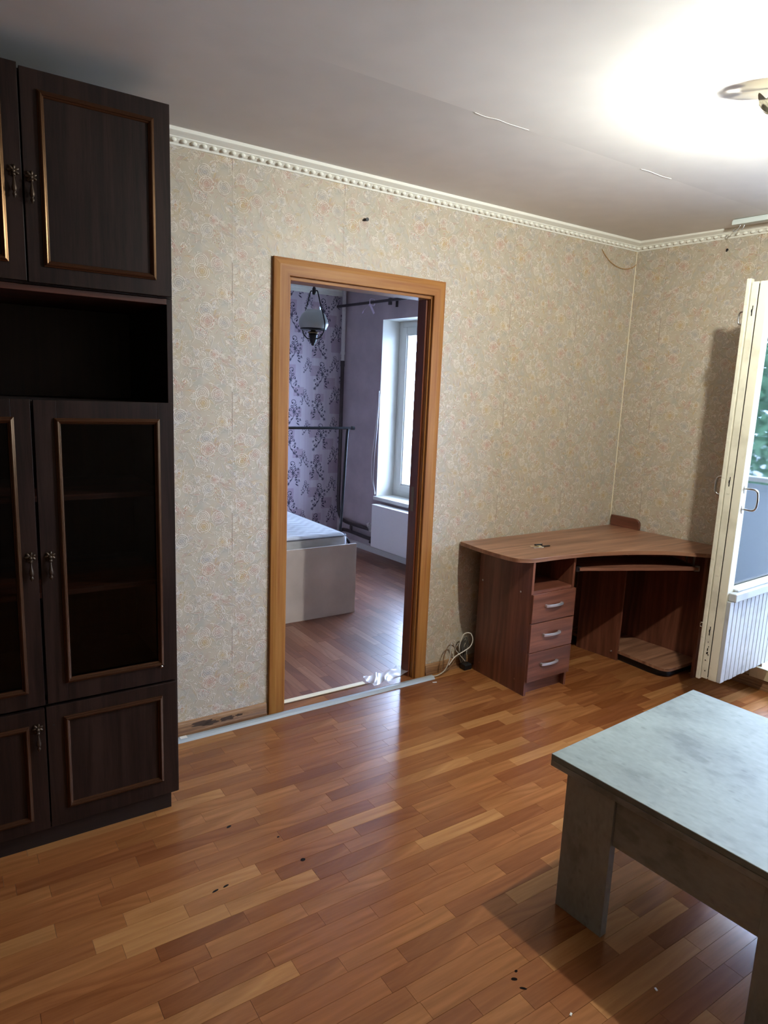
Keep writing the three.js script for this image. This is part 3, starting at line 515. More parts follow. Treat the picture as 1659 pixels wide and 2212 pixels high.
{
  const c = base('display_cabinet', 0, 0, 0), XL = -3.868, XR = -3.02, T = 0.018;
  mesh('side_panel', bx(XL, XL + T, 0.0, 1.826, 0.005, 0.51, 0.001), M.cab, c);
  mesh('side_panel', bx(XR - T, XR, 0.06, 1.826, 0.005, 0.51, 0.001), M.cab, c);
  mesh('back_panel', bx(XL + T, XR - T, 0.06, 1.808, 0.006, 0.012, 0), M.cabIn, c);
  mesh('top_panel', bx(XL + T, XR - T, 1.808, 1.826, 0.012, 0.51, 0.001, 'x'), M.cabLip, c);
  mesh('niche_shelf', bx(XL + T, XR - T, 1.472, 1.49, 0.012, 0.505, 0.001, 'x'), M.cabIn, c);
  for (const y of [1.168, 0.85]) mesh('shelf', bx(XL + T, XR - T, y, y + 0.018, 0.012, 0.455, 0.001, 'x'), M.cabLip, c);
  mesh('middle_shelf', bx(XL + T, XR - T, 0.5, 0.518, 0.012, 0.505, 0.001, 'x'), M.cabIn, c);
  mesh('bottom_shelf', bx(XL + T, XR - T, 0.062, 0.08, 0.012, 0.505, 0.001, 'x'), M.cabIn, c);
  mesh('plinth', bx(XL + 0.018, -3.048, 0, 0.062, 0.012, 0.508, 0.001, 'x'), M.cabIn, c);
  cabinetDoor(c, -3.447, -3.026, 0.513, 1.491, [-3.392, -3.073, 0.574, 1.438], [-3.421, 0.998], true);
  cabinetDoor(c, -3.872, -3.455, 0.511, 1.493, [-3.82, -3.5, 0.562, 1.44], [-3.476, 1.0], true);
  cabinetDoor(c, -3.453, -3.03, 0.072, 0.503, [-3.403, -3.08, 0.128, 0.461], null, false, 'door with an empty hole where its pull is missing');
  const dl = cabinetDoor(c, -3.876, -3.458, 0.07, 0.5, [-3.826, -3.505, 0.112, 0.451], [-3.481, 0.428], false);
  const right = c.children.find((q) => q.name === 'door'), low = c.children.find((q) => q.name === 'door_002');
  mesh('catch_pin', new THREE.SphereGeometry(0.0055, 12, 10).translate(-3.082, 0.572, 0.5345), M.chrome, right).userData.label = 'shiny steel pin';
  mesh('screw_hole', cyl([-3.433, 0.437, 0.5295], [-3.433, 0.437, 0.5305], 0.0035), M.black, low);
  tag(c, 'dark brown display cabinet with glazed doors, open niche and ornate drop pulls', 'cabinet');
  const u = base('top_cabinet', 0, 0, 0);
  mesh('carcass', [bx(XL, XL + T, 1.827, 2.405, 0.005, 0.51, 0.001), bx(XR - T, XR, 1.827, 2.405, 0.005, 0.51, 0.001), bx(XL + T, XR - T, 1.827, 1.845, 0.005, 0.51, 0.001, 'x'), bx(XL + T, XR - T, 2.387, 2.405, 0.005, 0.51, 0.001, 'x'), bx(XL + T, XR - T, 1.845, 2.387, 0.005, 0.012, 0)], M.cab, u);
  cabinetDoor(u, -3.441, -3.026, 1.832, 2.406, [-3.4, -3.075, 1.878, 2.355], [-3.423, 2.112], false);
  cabinetDoor(u, -3.868, -3.446, 1.834, 2.413, [-3.825, -3.49, 1.88, 2.36], [-3.468, 2.12], false);
  tag(u, 'dark brown two-door upper cabinet with gold-edged mouldings standing on the display cabinet', 'cabinet');
}
// ------------------------------------------------------------------ corner desk
{
  const d = base('corner_desk', 0, 0, 0);
  // table top: along the wall, rounded front left, long concave curve
  const f = [[-1.29, 0.012], [-1.3, 0.16], [-1.297, 0.29], [-1.29, 0.37], [-1.283, 0.41], [-1.268, 0.44], [-1.243, 0.46], [-1.203, 0.478], [-1.127, 0.485], [-1.007, 0.49], [-0.891, 0.501], [-0.782, 0.52], [-0.674, 0.546], [-0.574, 0.578], [-0.48, 0.616], [-0.392, 0.66], [-0.315, 0.711], [-0.249, 0.77], [-0.19, 0.828], [-0.15, 0.88], [-0.13, 0.925], [-0.105, 0.95], [-0.06, 0.957], [0.058, 0.957], [0.005, 0.22], [-0.009, 0.012]];
  const sh = new THREE.Shape(); sh.moveTo(f[0][0], -f[0][1]);
  sh.splineThru(f.slice(1, 22).map((q) => new THREE.Vector2(q[0], -q[1]))); for (const q of f.slice(22)) sh.lineTo(q[0], -q[1]); sh.closePath();
  let g = new THREE.ExtrudeGeometry(sh, { depth: 0.018, bevelEnabled: true, bevelSize: 0.002, bevelThickness: 0.002, bevelSegments: 2, curveSegments: 60, bevelOffset: -0.002 });
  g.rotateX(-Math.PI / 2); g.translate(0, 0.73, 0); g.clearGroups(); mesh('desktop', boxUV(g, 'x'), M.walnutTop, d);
  { const s = new THREE.Shape(); s.moveTo(0, 0); s.lineTo(0.205, 0); s.lineTo(0.205, 0.03); s.bezierCurveTo(0.205, 0.055, 0.185, 0.066, 0.16, 0.067); s.lineTo(0, 0.067); s.closePath();
    const b = new THREE.ExtrudeGeometry(s, { depth: 0.016, bevelEnabled: true, bevelSize: 0.001, bevelThickness: 0.001, bevelSegments: 1, curveSegments: 10 }); b.rotateY(-Math.PI / 2); b.rotateY(TH); b.translate(-0.003, 0.7505, 0.02); mesh('corner_upstand', boxUV(b, 'z'), M.walnut, d); }
  const L = -1.19, R = -0.868, T = 0.016;
  mesh('side_panel', bx(L, L + T, 0, 0.73, 0.075, 0.474, 0.001), M.walnut, d);
  for (const [y, z] of [[0.541, 0.105], [0.554, 0.399], [0.06, 0.12], [0.07, 0.4]]) mesh('screw_cap', cyl([L - 0.0012, y, z], [L + 0.001, y, z], 0.005), y > 0.3 ? M.satin : M.walnutEdge, d);
  mesh('side_panel', bx(R - T, R, 0, 0.73, 0.06, 0.474, 0.001), M.walnut, d);
  mesh('niche_shelf', bx(L + T, R - T, 0.555, 0.571, 0.07, 0.47, 0.001, 'x'), M.walnut, d);
  mesh('rear_panel', bx(L + T, R - T, 0.07, 0.73, 0.062, 0.07, 0), M.walnut, d);
  mesh('kick_board', bx(L + T, R - T, 0, 0.072, 0.43, 0.446, 0.001, 'x'), M.walnut, d);
  for (const [y0, y1, hy] of [[0.404, 0.557, 0.489], [0.243, 0.399, 0.33], [0.08, 0.239, 0.167]]) {
    const dr = base('drawer', 0, 0, 0, 0, d); { let k = 0; while (d.children.some((c) => c !== dr && c.name === dr.name)) { k++; dr.name = 'drawer_' + String(k).padStart(3, '0'); } }
    mesh('front', bx(L + 0.002, R + 0.001, y0, y1, 0.475, 0.49, 0.0015, 'x', [y0 * 3, y0]), M.walnut, dr);
    mesh('box', [bx(L + 0.022, L + 0.034, y0 + 0.02, y1 - 0.03, 0.09, 0.475, 0), bx(R - 0.034, R - 0.022, y0 + 0.02, y1 - 0.03, 0.09, 0.475, 0), bx(L + 0.034, R - 0.034, y0 + 0.02, y0 + 0.028, 0.09, 0.475, 0)], M.walnut, dr);
    const cx = -1.035, h = []; // flat bow handle
    const pr = new THREE.Shape(); pr.moveTo(-0.064, 0); pr.lineTo(-0.062, 0.012); pr.quadraticCurveTo(0, 0.032, 0.062, 0.012); pr.lineTo(0.064, 0); pr.lineTo(0.052, 0); pr.lineTo(0.05, 0.006); pr.quadraticCurveTo(0, 0.025, -0.05, 0.006); pr.lineTo(-0.052, 0); pr.closePath();
    const hg = new THREE.ExtrudeGeometry(pr, { depth: 0.011, bevelEnabled: true, bevelSize: 0.001, bevelThickness: 0.001, bevelSegments: 2, curveSegments: 18 }); hg.rotateX(Math.PI / 2); hg.translate(cx, hy + 0.006, 0.49); h.push(hg);
    const hm = mesh('handle', h, M.satin, dr); hm.userData.label = 'satin metal bow handle';
  }
  mesh('modesty_panel', bx(R, -0.345, 0.39, 0.73, 0.02, 0.036, 0.001, 'x'), M.walnut, d);
  // computer compartment
  const cp = bx(-0.008, 0.008, 0, 0.73, -0.142, 0.142, 0.001); cp.rotateY(0.135); cp.translate(-0.332, 0, 0.252); mesh('partition', cp, M.walnut, d);
  mesh('screw_cap', cyl([-0.335, 0.05, 0.355], [-0.325, 0.05, 0.355], 0.004), M.satin, d);
  { const s = new THREE.Shape(); s.moveTo(-0.318, -0.03); s.lineTo(-0.318, -0.66); s.quadraticCurveTo(-0.316, -0.722, -0.255, -0.724); s.lineTo(0.02, -0.724); s.lineTo(-0.022, -0.03); s.closePath();
    const b = new THREE.ExtrudeGeometry(s, { depth: 0.016, bevelEnabled: true, bevelSize: 0.001, bevelThickness: 0.001, bevelSegments: 1, curveSegments: 10, bevelOffset: -0.001 }); b.rotateX(-Math.PI / 2); b.translate(0, 0.046, 0); mesh('computer_shelf', boxUV(b, 'x'), M.walnutTop, d);
    const s2 = new THREE.Shape(); s2.moveTo(-0.3, -0.04); s2.lineTo(-0.3, -0.6); s2.quadraticCurveTo(-0.29, -0.68, -0.22, -0.69); s2.lineTo(0.015, -0.69); s2.lineTo(-0.02, -0.04); s2.closePath();
    const b2 = new THREE.ExtrudeGeometry(s2, { depth: 0.044, bevelEnabled: false, curveSegments: 10 }); b2.rotateX(-Math.PI / 2); mesh('shelf_base', boxUV(b2, 'x'), M.black, d); }
  const sp = bx(-0.045, -0.029, 0.05, 0.73, 0.05, 0.74, 0.001); sp.rotateY(TH); mesh('side_board', sp, M.walnut, d);
  mesh('end_panel', bx(-0.14, 0.03, 0, 0.73, 0.765, 0.781, 0.001), M.walnut, d);
  mesh('computer_back_panel', bx(-0.32, -0.03, 0.1, 0.73, 0.04, 0.048, 0), M.walnut, d);
  // keyboard tray hung under the curve
  const tr = base('keyboard_tray', -0.5, 0.64, 0.611, -Math.atan2(0.289, 0.636), d);
  const ts = new THREE.Shape(); ts.moveTo(-0.352, 0); ts.lineTo(0.352, 0); ts.lineTo(0.352, 0.26); ts.lineTo(-0.352, 0.26); ts.closePath();
  const tg = new THREE.ExtrudeGeometry(ts, { depth: 0.014, bevelEnabled: true, bevelSize: 0.0015, bevelThickness: 0.001, bevelSegments: 1 }); tg.rotateX(-Math.PI / 2); mesh('tray_board', boxUV(tg, 'x'), M.walnutEdge, tr);
  for (const sgn of [-1, 1]) mesh('runner', [bx(sgn * 0.35, sgn * 0.362, -0.004, 0.018, -0.255, -0.02, 0.001), bx(sgn * 0.353, sgn * 0.363, 0.01, 0.09, -0.13, -0.12, 0.001), bx(sgn * 0.353, sgn * 0.363, 0.01, 0.09, -0.062, -0.052, 0.001), bx(sgn * 0.34, sgn * 0.37, -0.01, 0.022, -0.04, -0.012, 0.002)], sgn < 0 ? M.blackMetal : M.satin, tr);
  tag(d, 'walnut brown corner desk with three drawers and a keyboard tray', 'desk');
}
{
  const k = base('key_bunch', -0.965, 0.7512, 0.3, -0.15);
  const key = (a, x, z, y, mat) => { const g = [bx(-0.055, -0.012, 0, 0.0022, -0.003, 0.003, 0.0005), bx(-0.055, -0.04, 0, 0.002, -0.006, 0, 0.0005)]; const h = new THREE.CylinderGeometry(0.012, 0.012, 0.0026, 18); h.translate(0, 0.0012, 0); g.push(h); const m = mergeGeometries(g.map(clean)); m.rotateY(a); m.translate(x, y, z); mesh('key', m, mat, k); };
  key(0.1, 0, 0.012, 0, std({ color: C(214, 208, 196), metalness: 0.35, roughness: 0.3 })); key(-0.12, -0.004, -0.004, 0.0028, std({ color: C(222, 200, 150), metalness: 0.35, roughness: 0.3 }));
  mesh('key_fob', [bx(-0.02, 0.026, 0.0012, 0.011, -0.03, -0.012, 0.004), bx(0.014, 0.066, 0.0004, 0.005, -0.006, 0.004, 0.002)], M.black, k);
  const ring = new THREE.TorusGeometry(0.012, 0.0012, 6, 22); ring.rotateX(0.9); ring.translate(0.012, 0.01, -0.016); mesh('ring', ring, M.chrome, k);
  tag(k, 'small bunch of brass and steel keys with a black fob on the desk', 'keys');
}
// cables beside the desk
{
  const c1 = base('cable_bundle', 0, 0, 0);
  mesh('cable', tube([[-1.478, 0.012, 0.058], [-1.45, 0.013, 0.066], [-1.405, 0.035, 0.075], [-1.368, 0.09, 0.07], [-1.356, 0.15, 0.06], [-1.345, 0.182, 0.052], [-1.327, 0.172, 0.045], [-1.3, 0.125, 0.04], [-1.268, 0.085, 0.05], [-1.235, 0.05, 0.05]], 0.0032, 70, 7), M.cable, c1);
  mesh('cable', tube([[-1.37, 0.06, 0.07], [-1.33, 0.1, 0.07], [-1.27, 0.125, 0.075], [-1.226, 0.15, 0.08], [-1.214, 0.19, 0.08], [-1.226, 0.222, 0.07], [-1.255, 0.22, 0.055], [-1.275, 0.17, 0.045], [-1.272, 0.11, 0.04], [-1.24, 0.05, 0.045]], 0.0032, 80, 7), std({ color: C(206, 198, 184), roughness: 0.5 }), c1);
  mesh('cable', tube([[-1.41, 0.035, 0.06], [-1.385, 0.11, 0.045], [-1.35, 0.158, 0.035], [-1.315, 0.15, 0.03], [-1.29, 0.11, 0.03], [-1.29, 0.07, 0.032], [-1.33, 0.035, 0.04], [-1.39, 0.02, 0.06]], 0.0026, 60, 7), std({ color: C(120, 90, 60), roughness: 0.6 }), c1);
  for (let i = 0; i < 6; i++) mesh('cable', tube([[-1.26 + i * 0.006, 0.045, 0.045], [-1.276 + i * 0.004, 0.1, 0.04 + i * 0.003], [-1.268 + i * 0.006, 0.16, 0.042], [-1.245 + i * 0.005, 0.2 - i * 0.008, 0.05], [-1.232 + i * 0.003, 0.19 - i * 0.012, 0.055], [-1.25 + i * 0.004, 0.12, 0.05], [-1.25 + i * 0.005, 0.05, 0.048]], 0.0024, 40, 6), i % 2 ? M.black : std({ color: C(96, 88, 76), roughness: 0.6 }), c1);
  tag(c1, 'tangle of grey cables looping out beside the desk', 'cable');
  const ad = base('power_adapter', -1.224, 0, 0.05);
  mesh('adapter_case', bx(-0.026, 0.026, 0.0005, 0.034, -0.028, 0.022, 0.006), M.black, ad); mesh('cable_sleeve', cyl([0.01, 0.033, 0], [0.01, 0.04, 0], 0.006, 0.004), M.black, ad);
  tag(ad, 'black power adapter on the floor behind the desk side', 'adapter');
}
// ------------------------------------------------------------------ balcony door, window and curtain rail (facade axes: x outward, z along the wall)
{
  const d = struct(base('door_2', 0, 0, 0, TH), 'open cream painted balcony door with glass and a lower panel of white boards');
  const X0 = -0.632, X1 = -0.012, YB = 0.205, YT = 2.113;
  const leaf = (z0, z1, mat, lip) => {
    mesh('stile', bx(X0, X0 + 0.058, YB, YT, z0, z1, 0.003), mat, d); mesh('stile', bx(X1 - 0.06, X1, YB, YT, z0, z1, 0.003), mat, d);
    mesh('rail', bx(X0 + 0.058, X1 - 0.06, YT - 0.07, YT, z0, z1, 0.003, 'x'), mat, d); mesh('rail', bx(X0 + 0.058, X1 - 0.06, 0.6, 0.672, z0, z1, 0.003, 'x'), mat, d); mesh('rail', bx(X0 + 0.058, X1 - 0.06, YB, YB + 0.07, z0, z1, 0.003, 'x'), mat, d);
    mesh('bottom_panel', bx(X0 + 0.056, X1 - 0.056, YB + 0.06, 0.61, (z0 + z1) / 2 - 0.006, (z0 + z1) / 2 + 0.006, 0), mat, d);
    mesh('glass_pane', new THREE.PlaneGeometry(X1 - X0 - 0.1, YT - 0.06 - 0.66).translate((X0 + X1) / 2, (YT - 0.06 + 0.66) / 2, (z0 + z1) / 2), M.doorGlass, d);
    mesh('glazing_bead', [bx(X0 + 0.056, X0 + 0.07, 0.67, YT - 0.068, (z0 + z1) / 2 + 0.003, z1 - 0.006, 0.003), bx(X1 - 0.072, X1 - 0.058, 0.67, YT - 0.068, (z0 + z1) / 2 + 0.003, z1 - 0.006, 0.003), bx(X0 + 0.06, X1 - 0.06, 0.67, 0.684, (z0 + z1) / 2 + 0.003, z1 - 0.004, 0.003, 'x'), bx(X0 + 0.06, X1 - 0.06, YT - 0.084, YT - 0.068, (z0 + z1) / 2 + 0.003, z1 - 0.006, 0.003, 'x')], mat, d);
  };
  leaf(1.018, 1.05, M.paint); leaf(1.0545, 1.095, M.paint);
  mesh('rebate_strip', bx(X0 - 0.006, X0 + 0.03, 0.195, 2.128, 0.995, 1.0155, 0.004), M.paint, d);
  mesh('gap_shadow_strip', bx(X0 + 0.004, X1, YB + 0.01, YT - 0.01, 1.0495, 1.055, 0), M.scuff, d);
  // boards of the lower panel and the ledge above them
  const n = 14, w = (X1 - X0) / n;
  for (let k = 0; k < n; k++) { const b = mesh('board', bx(X0 + k * w + 0.002, X0 + (k + 1) * w - 0.002, 0.205 + 0.002 * Math.sin(k * 2.1), 0.622, 1.0955, 1.1155, 0.003), M.paintWhite, d); }
  mesh('ledge', [bx(X0 + 0.012, X1, 0.622, 0.664, 1.0955, 1.134, 0.006, 'x'), bx(X0 + 0.06, X1, 0.664, 0.676, 1.09, 1.118, 0.005, 'x')], M.paintWhite, d);
  // lock plates and keyholes in the edge
  for (const [y, h, key] of [[1.985, 0.062, true], [1.2, 0.06, true], [0.79, 0.055, false], [0.455, 0.05, true]]) {
    const s = new THREE.Shape(); const r = 0.009; s.absarc(0, h - r, r, 0, Math.PI); s.absarc(0, -h + r, r, Math.PI, Math.PI * 2); s.closePath();
    const g = new THREE.ExtrudeGeometry(s, { depth: 0.0012, bevelEnabled: false, curveSegments: 10 }); g.rotateY(-Math.PI / 2); g.translate(X0 - 0.0003, y, 1.034);
    mesh('lock_plate', boxUV(g, 'y'), M.paint, d);
    if (key) mesh('keyhole', [bx(X0 - 0.0021, X0 - 0.001, y - 0.024, y + 0.004, 1.0325, 1.0375, 0), bx(X0 - 0.0021, X0 - 0.001, y + 0.003, y + 0.022, 1.0345, 1.0385, 0), bx(X0 - 0.0021, X0 - 0.001, y - 0.008, y + 0.006, 1.031, 1.034, 0)], M.black, d);
  }
  for (const [y, h, z, w] of [[0.3, 0.004, 1.032, 0.005], [0.338, 0.008, 1.035, 0.006], [0.358, 0.012, 1.036, 0.0035], [0.372, 0.005, 1.039, 0.003], [0.33, 0.005, 1.041, 0.003], [0.395, 0.003, 1.034, 0.003], [0.245, 0.004, 1.036, 0.004], [0.425, 0.007, 1.03, 0.002]]) { const g = new THREE.CircleGeometry(1, 16), p = g.attributes.position; for (let i = 1; i < p.count; i++) { const k = 0.45 + 0.75 * hash(i % 15, Math.round(y * 1000), 5); p.setX(i, p.getX(i) * k); p.setY(i, p.getY(i) * k); } g.scale(w, h, 1); g.rotateY(-Math.PI / 2); g.translate(X0 - 0.0009, y, z); mesh('chipped_spot', g, M.scuff, d); }
  const grip = (x, y0, y1, z, out, sgn, r) => tube([[x, y0, z], [x, y0, z + sgn * out * 0.8], [x, y0 + (y1 - y0) * 0.12, z + sgn * out], [x, y0 + (y1 - y0) * 0.88, z + sgn * out], [x, y1, z + sgn * out * 0.8], [x, y1, z]], r, 48, 9);
  const h1 = base('pull_handle', 0, 0, 0, 0, d);
  mesh('bar', grip(X0 + 0.03, 1.075, 1.172, 1.094, 0.062, 1, 0.0055), M.chrome, h1);
  for (const y of [1.075, 1.172]) { const e = new THREE.SphereGeometry(1, 14, 10); e.scale(0.011, 0.024, 0.004); e.translate(X0 + 0.03, y, 1.096); mesh('rose', e, M.satin, h1); }
  const h2 = base('pull_handle_001', 0, 0, 0, 0, d);
  mesh('bar', grip(X0 + 0.035, 1.128, 1.214, 1.02, 0.062, -1, 0.0055), M.chrome, h2);
  mesh('latch_ring', grip(X0 + 0.03, 1.93, 1.985, 1.0, 0.035, -1, 0.004), M.chrome, d);
  mesh('latch_ring', grip(X0 + 0.03, 0.452, 0.474, 1.0, 0.03, -1, 0.004), M.chrome, d);
  for (const y of [0.42, 1.9]) mesh('hinge', cyl([0.0, y - 0.05, 1.03], [0.0, y + 0.05, 1.03], 0.008), M.satin, d);
}
function windowUnit(name, label, s0, s1, y0, y1, d0, halves) { // fixed frame, sashes, panes, set back in the wall
  const wdw = struct(base(name, 0, 0, 0, TH), label), F = 0.055, S = 0.062;
  const ring = (n, a, b, c, e, w, x0, x1, par) => mesh(n, [bx(x0, x1, c, e, a, a + w, 0.003), bx(x0, x1, c, e, b - w, b, 0.003), bx(x0, x1, e - w, e, a + w, b - w, 0.003), bx(x0, x1, c, c + w, a + w, b - w, 0.003)], M.white, par);
  ring('window_frame', s0, s1, y0, y1, F, d0, d0 + 0.07, wdw);
  const cuts = halves ? [s0 + F, (s0 + s1) / 2, s1 - F] : [s0 + F, s1 - F];
  for (let i = 0; i + 1 < cuts.length; i++) {
    const sa = base('sash', 0, 0, 0, 0, wdw); if (i) sa.name = 'sash_001';
    ring('sash_frame', cuts[i] + 0.002, cuts[i + 1] - 0.002, y0 + F, y1 - F, S, d0 - 0.012, d0 + 0.058, sa);
    mesh('glass_pane', new THREE.PlaneGeometry(cuts[i + 1] - cuts[i] - 0.1, y1 - y0 - 2 * F - 0.1).rotateY(Math.PI / 2).translate(d0 + 0.025, (y0 + y1) / 2, (cuts[i] + cuts[i + 1]) / 2), M.glass, sa);
    mesh('glazing_bead', [bx(d0 - 0.004, d0 + 0.02, y0 + F + S, y1 - F - S, cuts[i] + S, cuts[i] + S + 0.014, 0.004), bx(d0 - 0.004, d0 + 0.02, y0 + F + S, y1 - F - S, cuts[i + 1] - S - 0.014, cuts[i + 1] - S, 0.004), bx(d0 - 0.004, d0 + 0.02, y0 + F + S, y0 + F + S + 0.014, cuts[i] + S, cuts[i + 1] - S, 0.004), bx(d0 - 0.004, d0 + 0.02, y1 - F - S - 0.014, y1 - F - S, cuts[i] + S, cuts[i + 1] - S, 0.004)], M.white, sa);
  }
  mesh('window_sill', bx(-0.035, d0, y0 - 0.03, y0 + 0.004, s0 - 0.01, s1 + 0.01, 0.006, 'z'), M.white, wdw);
  return wdw;
}
windowUnit('window_1', 'white framed bedroom window bright with daylight', -2.55, -1.1, 0.555, 2.19, 0.2, true);
windowUnit('window_2', 'white framed window beside the balcony door', 1.83, 3.75, 0.75, 2.2, 0.2, true);
{
  const r = base('curtain_rail', 0, 0, 0, TH);
  mesh('track', [bx(-0.232, -0.15, 2.484, 2.4995, 0.69, 3.3, 0.003, 'z'), bx(-0.237, -0.23, 2.472, 2.492, 0.69, 3.3, 0.002, 'z')], std({ color: C(206, 214, 210), roughness: 0.35 }), r);
  mesh('hook', [tube([[-0.2, 2.484, 0.72], [-0.2, 2.468, 0.715], [-0.2, 2.452, 0.7], [-0.2, 2.446, 0.69], [-0.2, 2.452, 0.684], [-0.2, 2.462, 0.69]], 0.0022, 24, 6), tube([[-0.19, 2.484, 0.735], [-0.19, 2.464, 0.73], [-0.19, 2.452, 0.72]], 0.0022, 12, 6)], M.satin, r);
  tag(r, 'white ceiling curtain rail above the balcony door', 'curtain rail');
}
// ------------------------------------------------------------------ stone-grey coffee table
{
  const t = base('coffee_table', -2.183, 0, 1.538, 0.068);
  const LX = 0.84, LZ = 0.85; // local x to the right, z towards the camera
  mesh('tabletop', bx(0, LX, 0.4665, 0.485, 0, LZ, 0.0022, 'z'), M.stone, t); mesh('tabletop', bx(0, LX, 0.4455, 0.4658, 0, LZ, 0.0022, 'z'), M.stoneSide, t);
  for (const x of [0.006, LX - 0.034]) for (const z of [0.06, LZ - 0.217]) mesh('leg', bx(x, x + 0.028, 0, 0.4455, z, z + 0.165, 0.0015, 'y'), M.stoneSide, t);
  for (const x of [0.014, LX - 0.03]) mesh('apron', bx(x, x + 0.016, 0.3, 0.4455, 0.226, LZ - 0.217, 0.001, 'z'), M.stoneSide, t);
  for (const z of [0.09, LZ - 0.13]) mesh('cross_apron', bx(0.034, LX - 0.034, 0.33, 0.4455, z, z + 0.016, 0.001, 'x'), M.stoneSide, t);
  tag(t, 'low coffee table in mottled grey stone effect with slab legs', 'coffee table');
}
// ------------------------------------------------------------------ bedroom
{
  const b = base('bed', 0, 0, 0);
  mesh('footboard', bx(-2.72, -1.276, 0.0, 0.5, -1.122, -1.105, 0.001, 'x'), M.bedBoard, b);
  mesh('side_rail', bx(-1.294, -1.277, 0.0, 0.44, -3.1, -1.122, 0.001, 'z'), M.bedBoard, b); mesh('side_rail', bx(-2.72, -2.703, 0.0, 0.44, -3.1, -1.122, 0.001, 'z'), M.bedBoard, b);
  mesh('slat_base', bx(-2.703, -1.294, 0.3, 0.33, -3.1, -1.122, 0), M.bedBoard, b);
  mesh('headboard', bx(-2.72, -1.276, 0, 0.62, -3.118, -3.1, 0.001, 'x'), M.bedBoard, b);
  tag(b, 'beige board bed frame seen through the doorway', 'bed');
  const m = base('mattress', 0, 0, 0);
  const g = new RoundedBoxGeometry(1.37, 0.235, 1.93, 5, 0.05); g.translate(-2.0, 0.452, -2.115); mesh('body', boxUV(g, 'x'), M.mattress, m);
  const loop = (y) => { const a = [], x0 = -2.683, x1 = -1.317, z0 = -3.078, z1 = -1.152, r = 0.05; for (const [cx, cz, s] of [[x1 - r, z1 - r, 0], [x0 + r, z1 - r, 1], [x0 + r, z0 + r, 2], [x1 - r, z0 + r, 3]]) for (let k = 0; k <= 4; k++) { const th = Math.PI / 2 * s + k * Math.PI / 8; a.push(V(cx + r * Math.cos(th), y, cz + r * Math.sin(th))); } return new THREE.TubeGeometry(new THREE.CatmullRomCurve3(a, true, 'catmullrom', 0.05), 160, 0.005, 6, true); };
  mesh('piping', loop(0.552), M.piping, m); mesh('piping', loop(0.352), M.piping, m);
  tag(m, 'pale blue grey quilted mattress lying on the bed', 'mattress');
}
{
  const r = base('radiator', 0, 0, 0, TH), s0 = -2.455, s1 = -1.15;
  mesh('front_panel', bx(-0.122, -0.11, 0.096, 0.498, s0, s1, 0.004), M.radiator, r);
  mesh('rear_panel', bx(-0.04, -0.028, 0.096, 0.498, s0, s1, 0.004), M.radiator, r);
  mesh('top_cover', bx(-0.124, -0.026, 0.494, 0.502, s0 - 0.002, s1 + 0.002, 0.002), M.radiator, r);
  mesh('end_cover', bx(-0.12, -0.03, 0.11, 0.495, s0, s0 + 0.004, 0), M.radiator, r);
  for (let k = 0; k < 16; k++) mesh('convector_fin', bx(-0.108, -0.042, 0.12, 0.47, s0 + 0.06 + k * 0.075, s0 + 0.062 + k * 0.075, 0), M.radiator, r);
  for (const z of [-2.3, -1.4]) mesh('bracket', bx(-0.05, -0.001, 0.15, 0.2, z, z + 0.03, 0), M.radiator, r);
  tag(r, 'flat white panel radiator under the bedroom window', 'radiator');
  const p = base('heating_pipe', 0, 0, 0, TH);
  mesh('riser', cyl([-0.045, 1.905, -3.125], [-0.045, 2.5, -3.125], 0.019), M.whitePipe, p);
  mesh('coupling', [cyl([-0.045, 1.885, -3.125], [-0.045, 1.91, -3.125], 0.023), cyl([-0.045, 1.82, -3.125], [-0.045, 1.885, -3.125], 0.017)], M.whitePipe, p);
  mesh('lower_riser', [cyl([-0.045, 1.77, -3.125], [-0.045, 1.825, -3.125], 0.021), tube([[-0.045, 1.8, -3.125], [-0.045, 0.9, -3.125], [-0.045, 0.4, -3.125], [-0.047, 0.32, -3.11], [-0.05, 0.26, -3.06], [-0.055, 0.24, -2.98], [-0.07, 0.24, -2.6], [-0.07, 0.24, -2.46]], 0.018, 120, 12)], M.darkPipe, p);
  mesh('return_pipe', tube([[-0.055, 0.0, -3.09], [-0.055, 0.08, -3.085], [-0.057, 0.14, -3.04], [-0.06, 0.155, -2.96], [-0.07, 0.15, -2.6], [-0.07, 0.15, -2.46]], 0.018, 80, 12), M.darkPipe, p);
  mesh('bypass', cyl([-0.066, 0.15, -2.86], [-0.066, 0.24, -2.86], 0.014), M.darkPipe, p);
  mesh('thermostat_valve', [cyl([-0.07, 0.24, -2.53], [-0.07, 0.24, -2.46], 0.024), cyl([-0.07, 0.245, -2.51], [-0.1, 0.29, -2.52], 0.022, 0.026), cyl([-0.1, 0.29, -2.52], [-0.11, 0.305, -2.523], 0.018)], M.whitePipe, p);
  mesh('shutoff_valve', [cyl([-0.07, 0.15, -2.53], [-0.07, 0.15, -2.46], 0.022), cyl([-0.07, 0.15, -2.5], [-0.1, 0.12, -2.5], 0.012)], M.darkPipe, p);
  tag(p, 'heating riser, white above and dark below, in the bedroom corner', 'pipe');
}
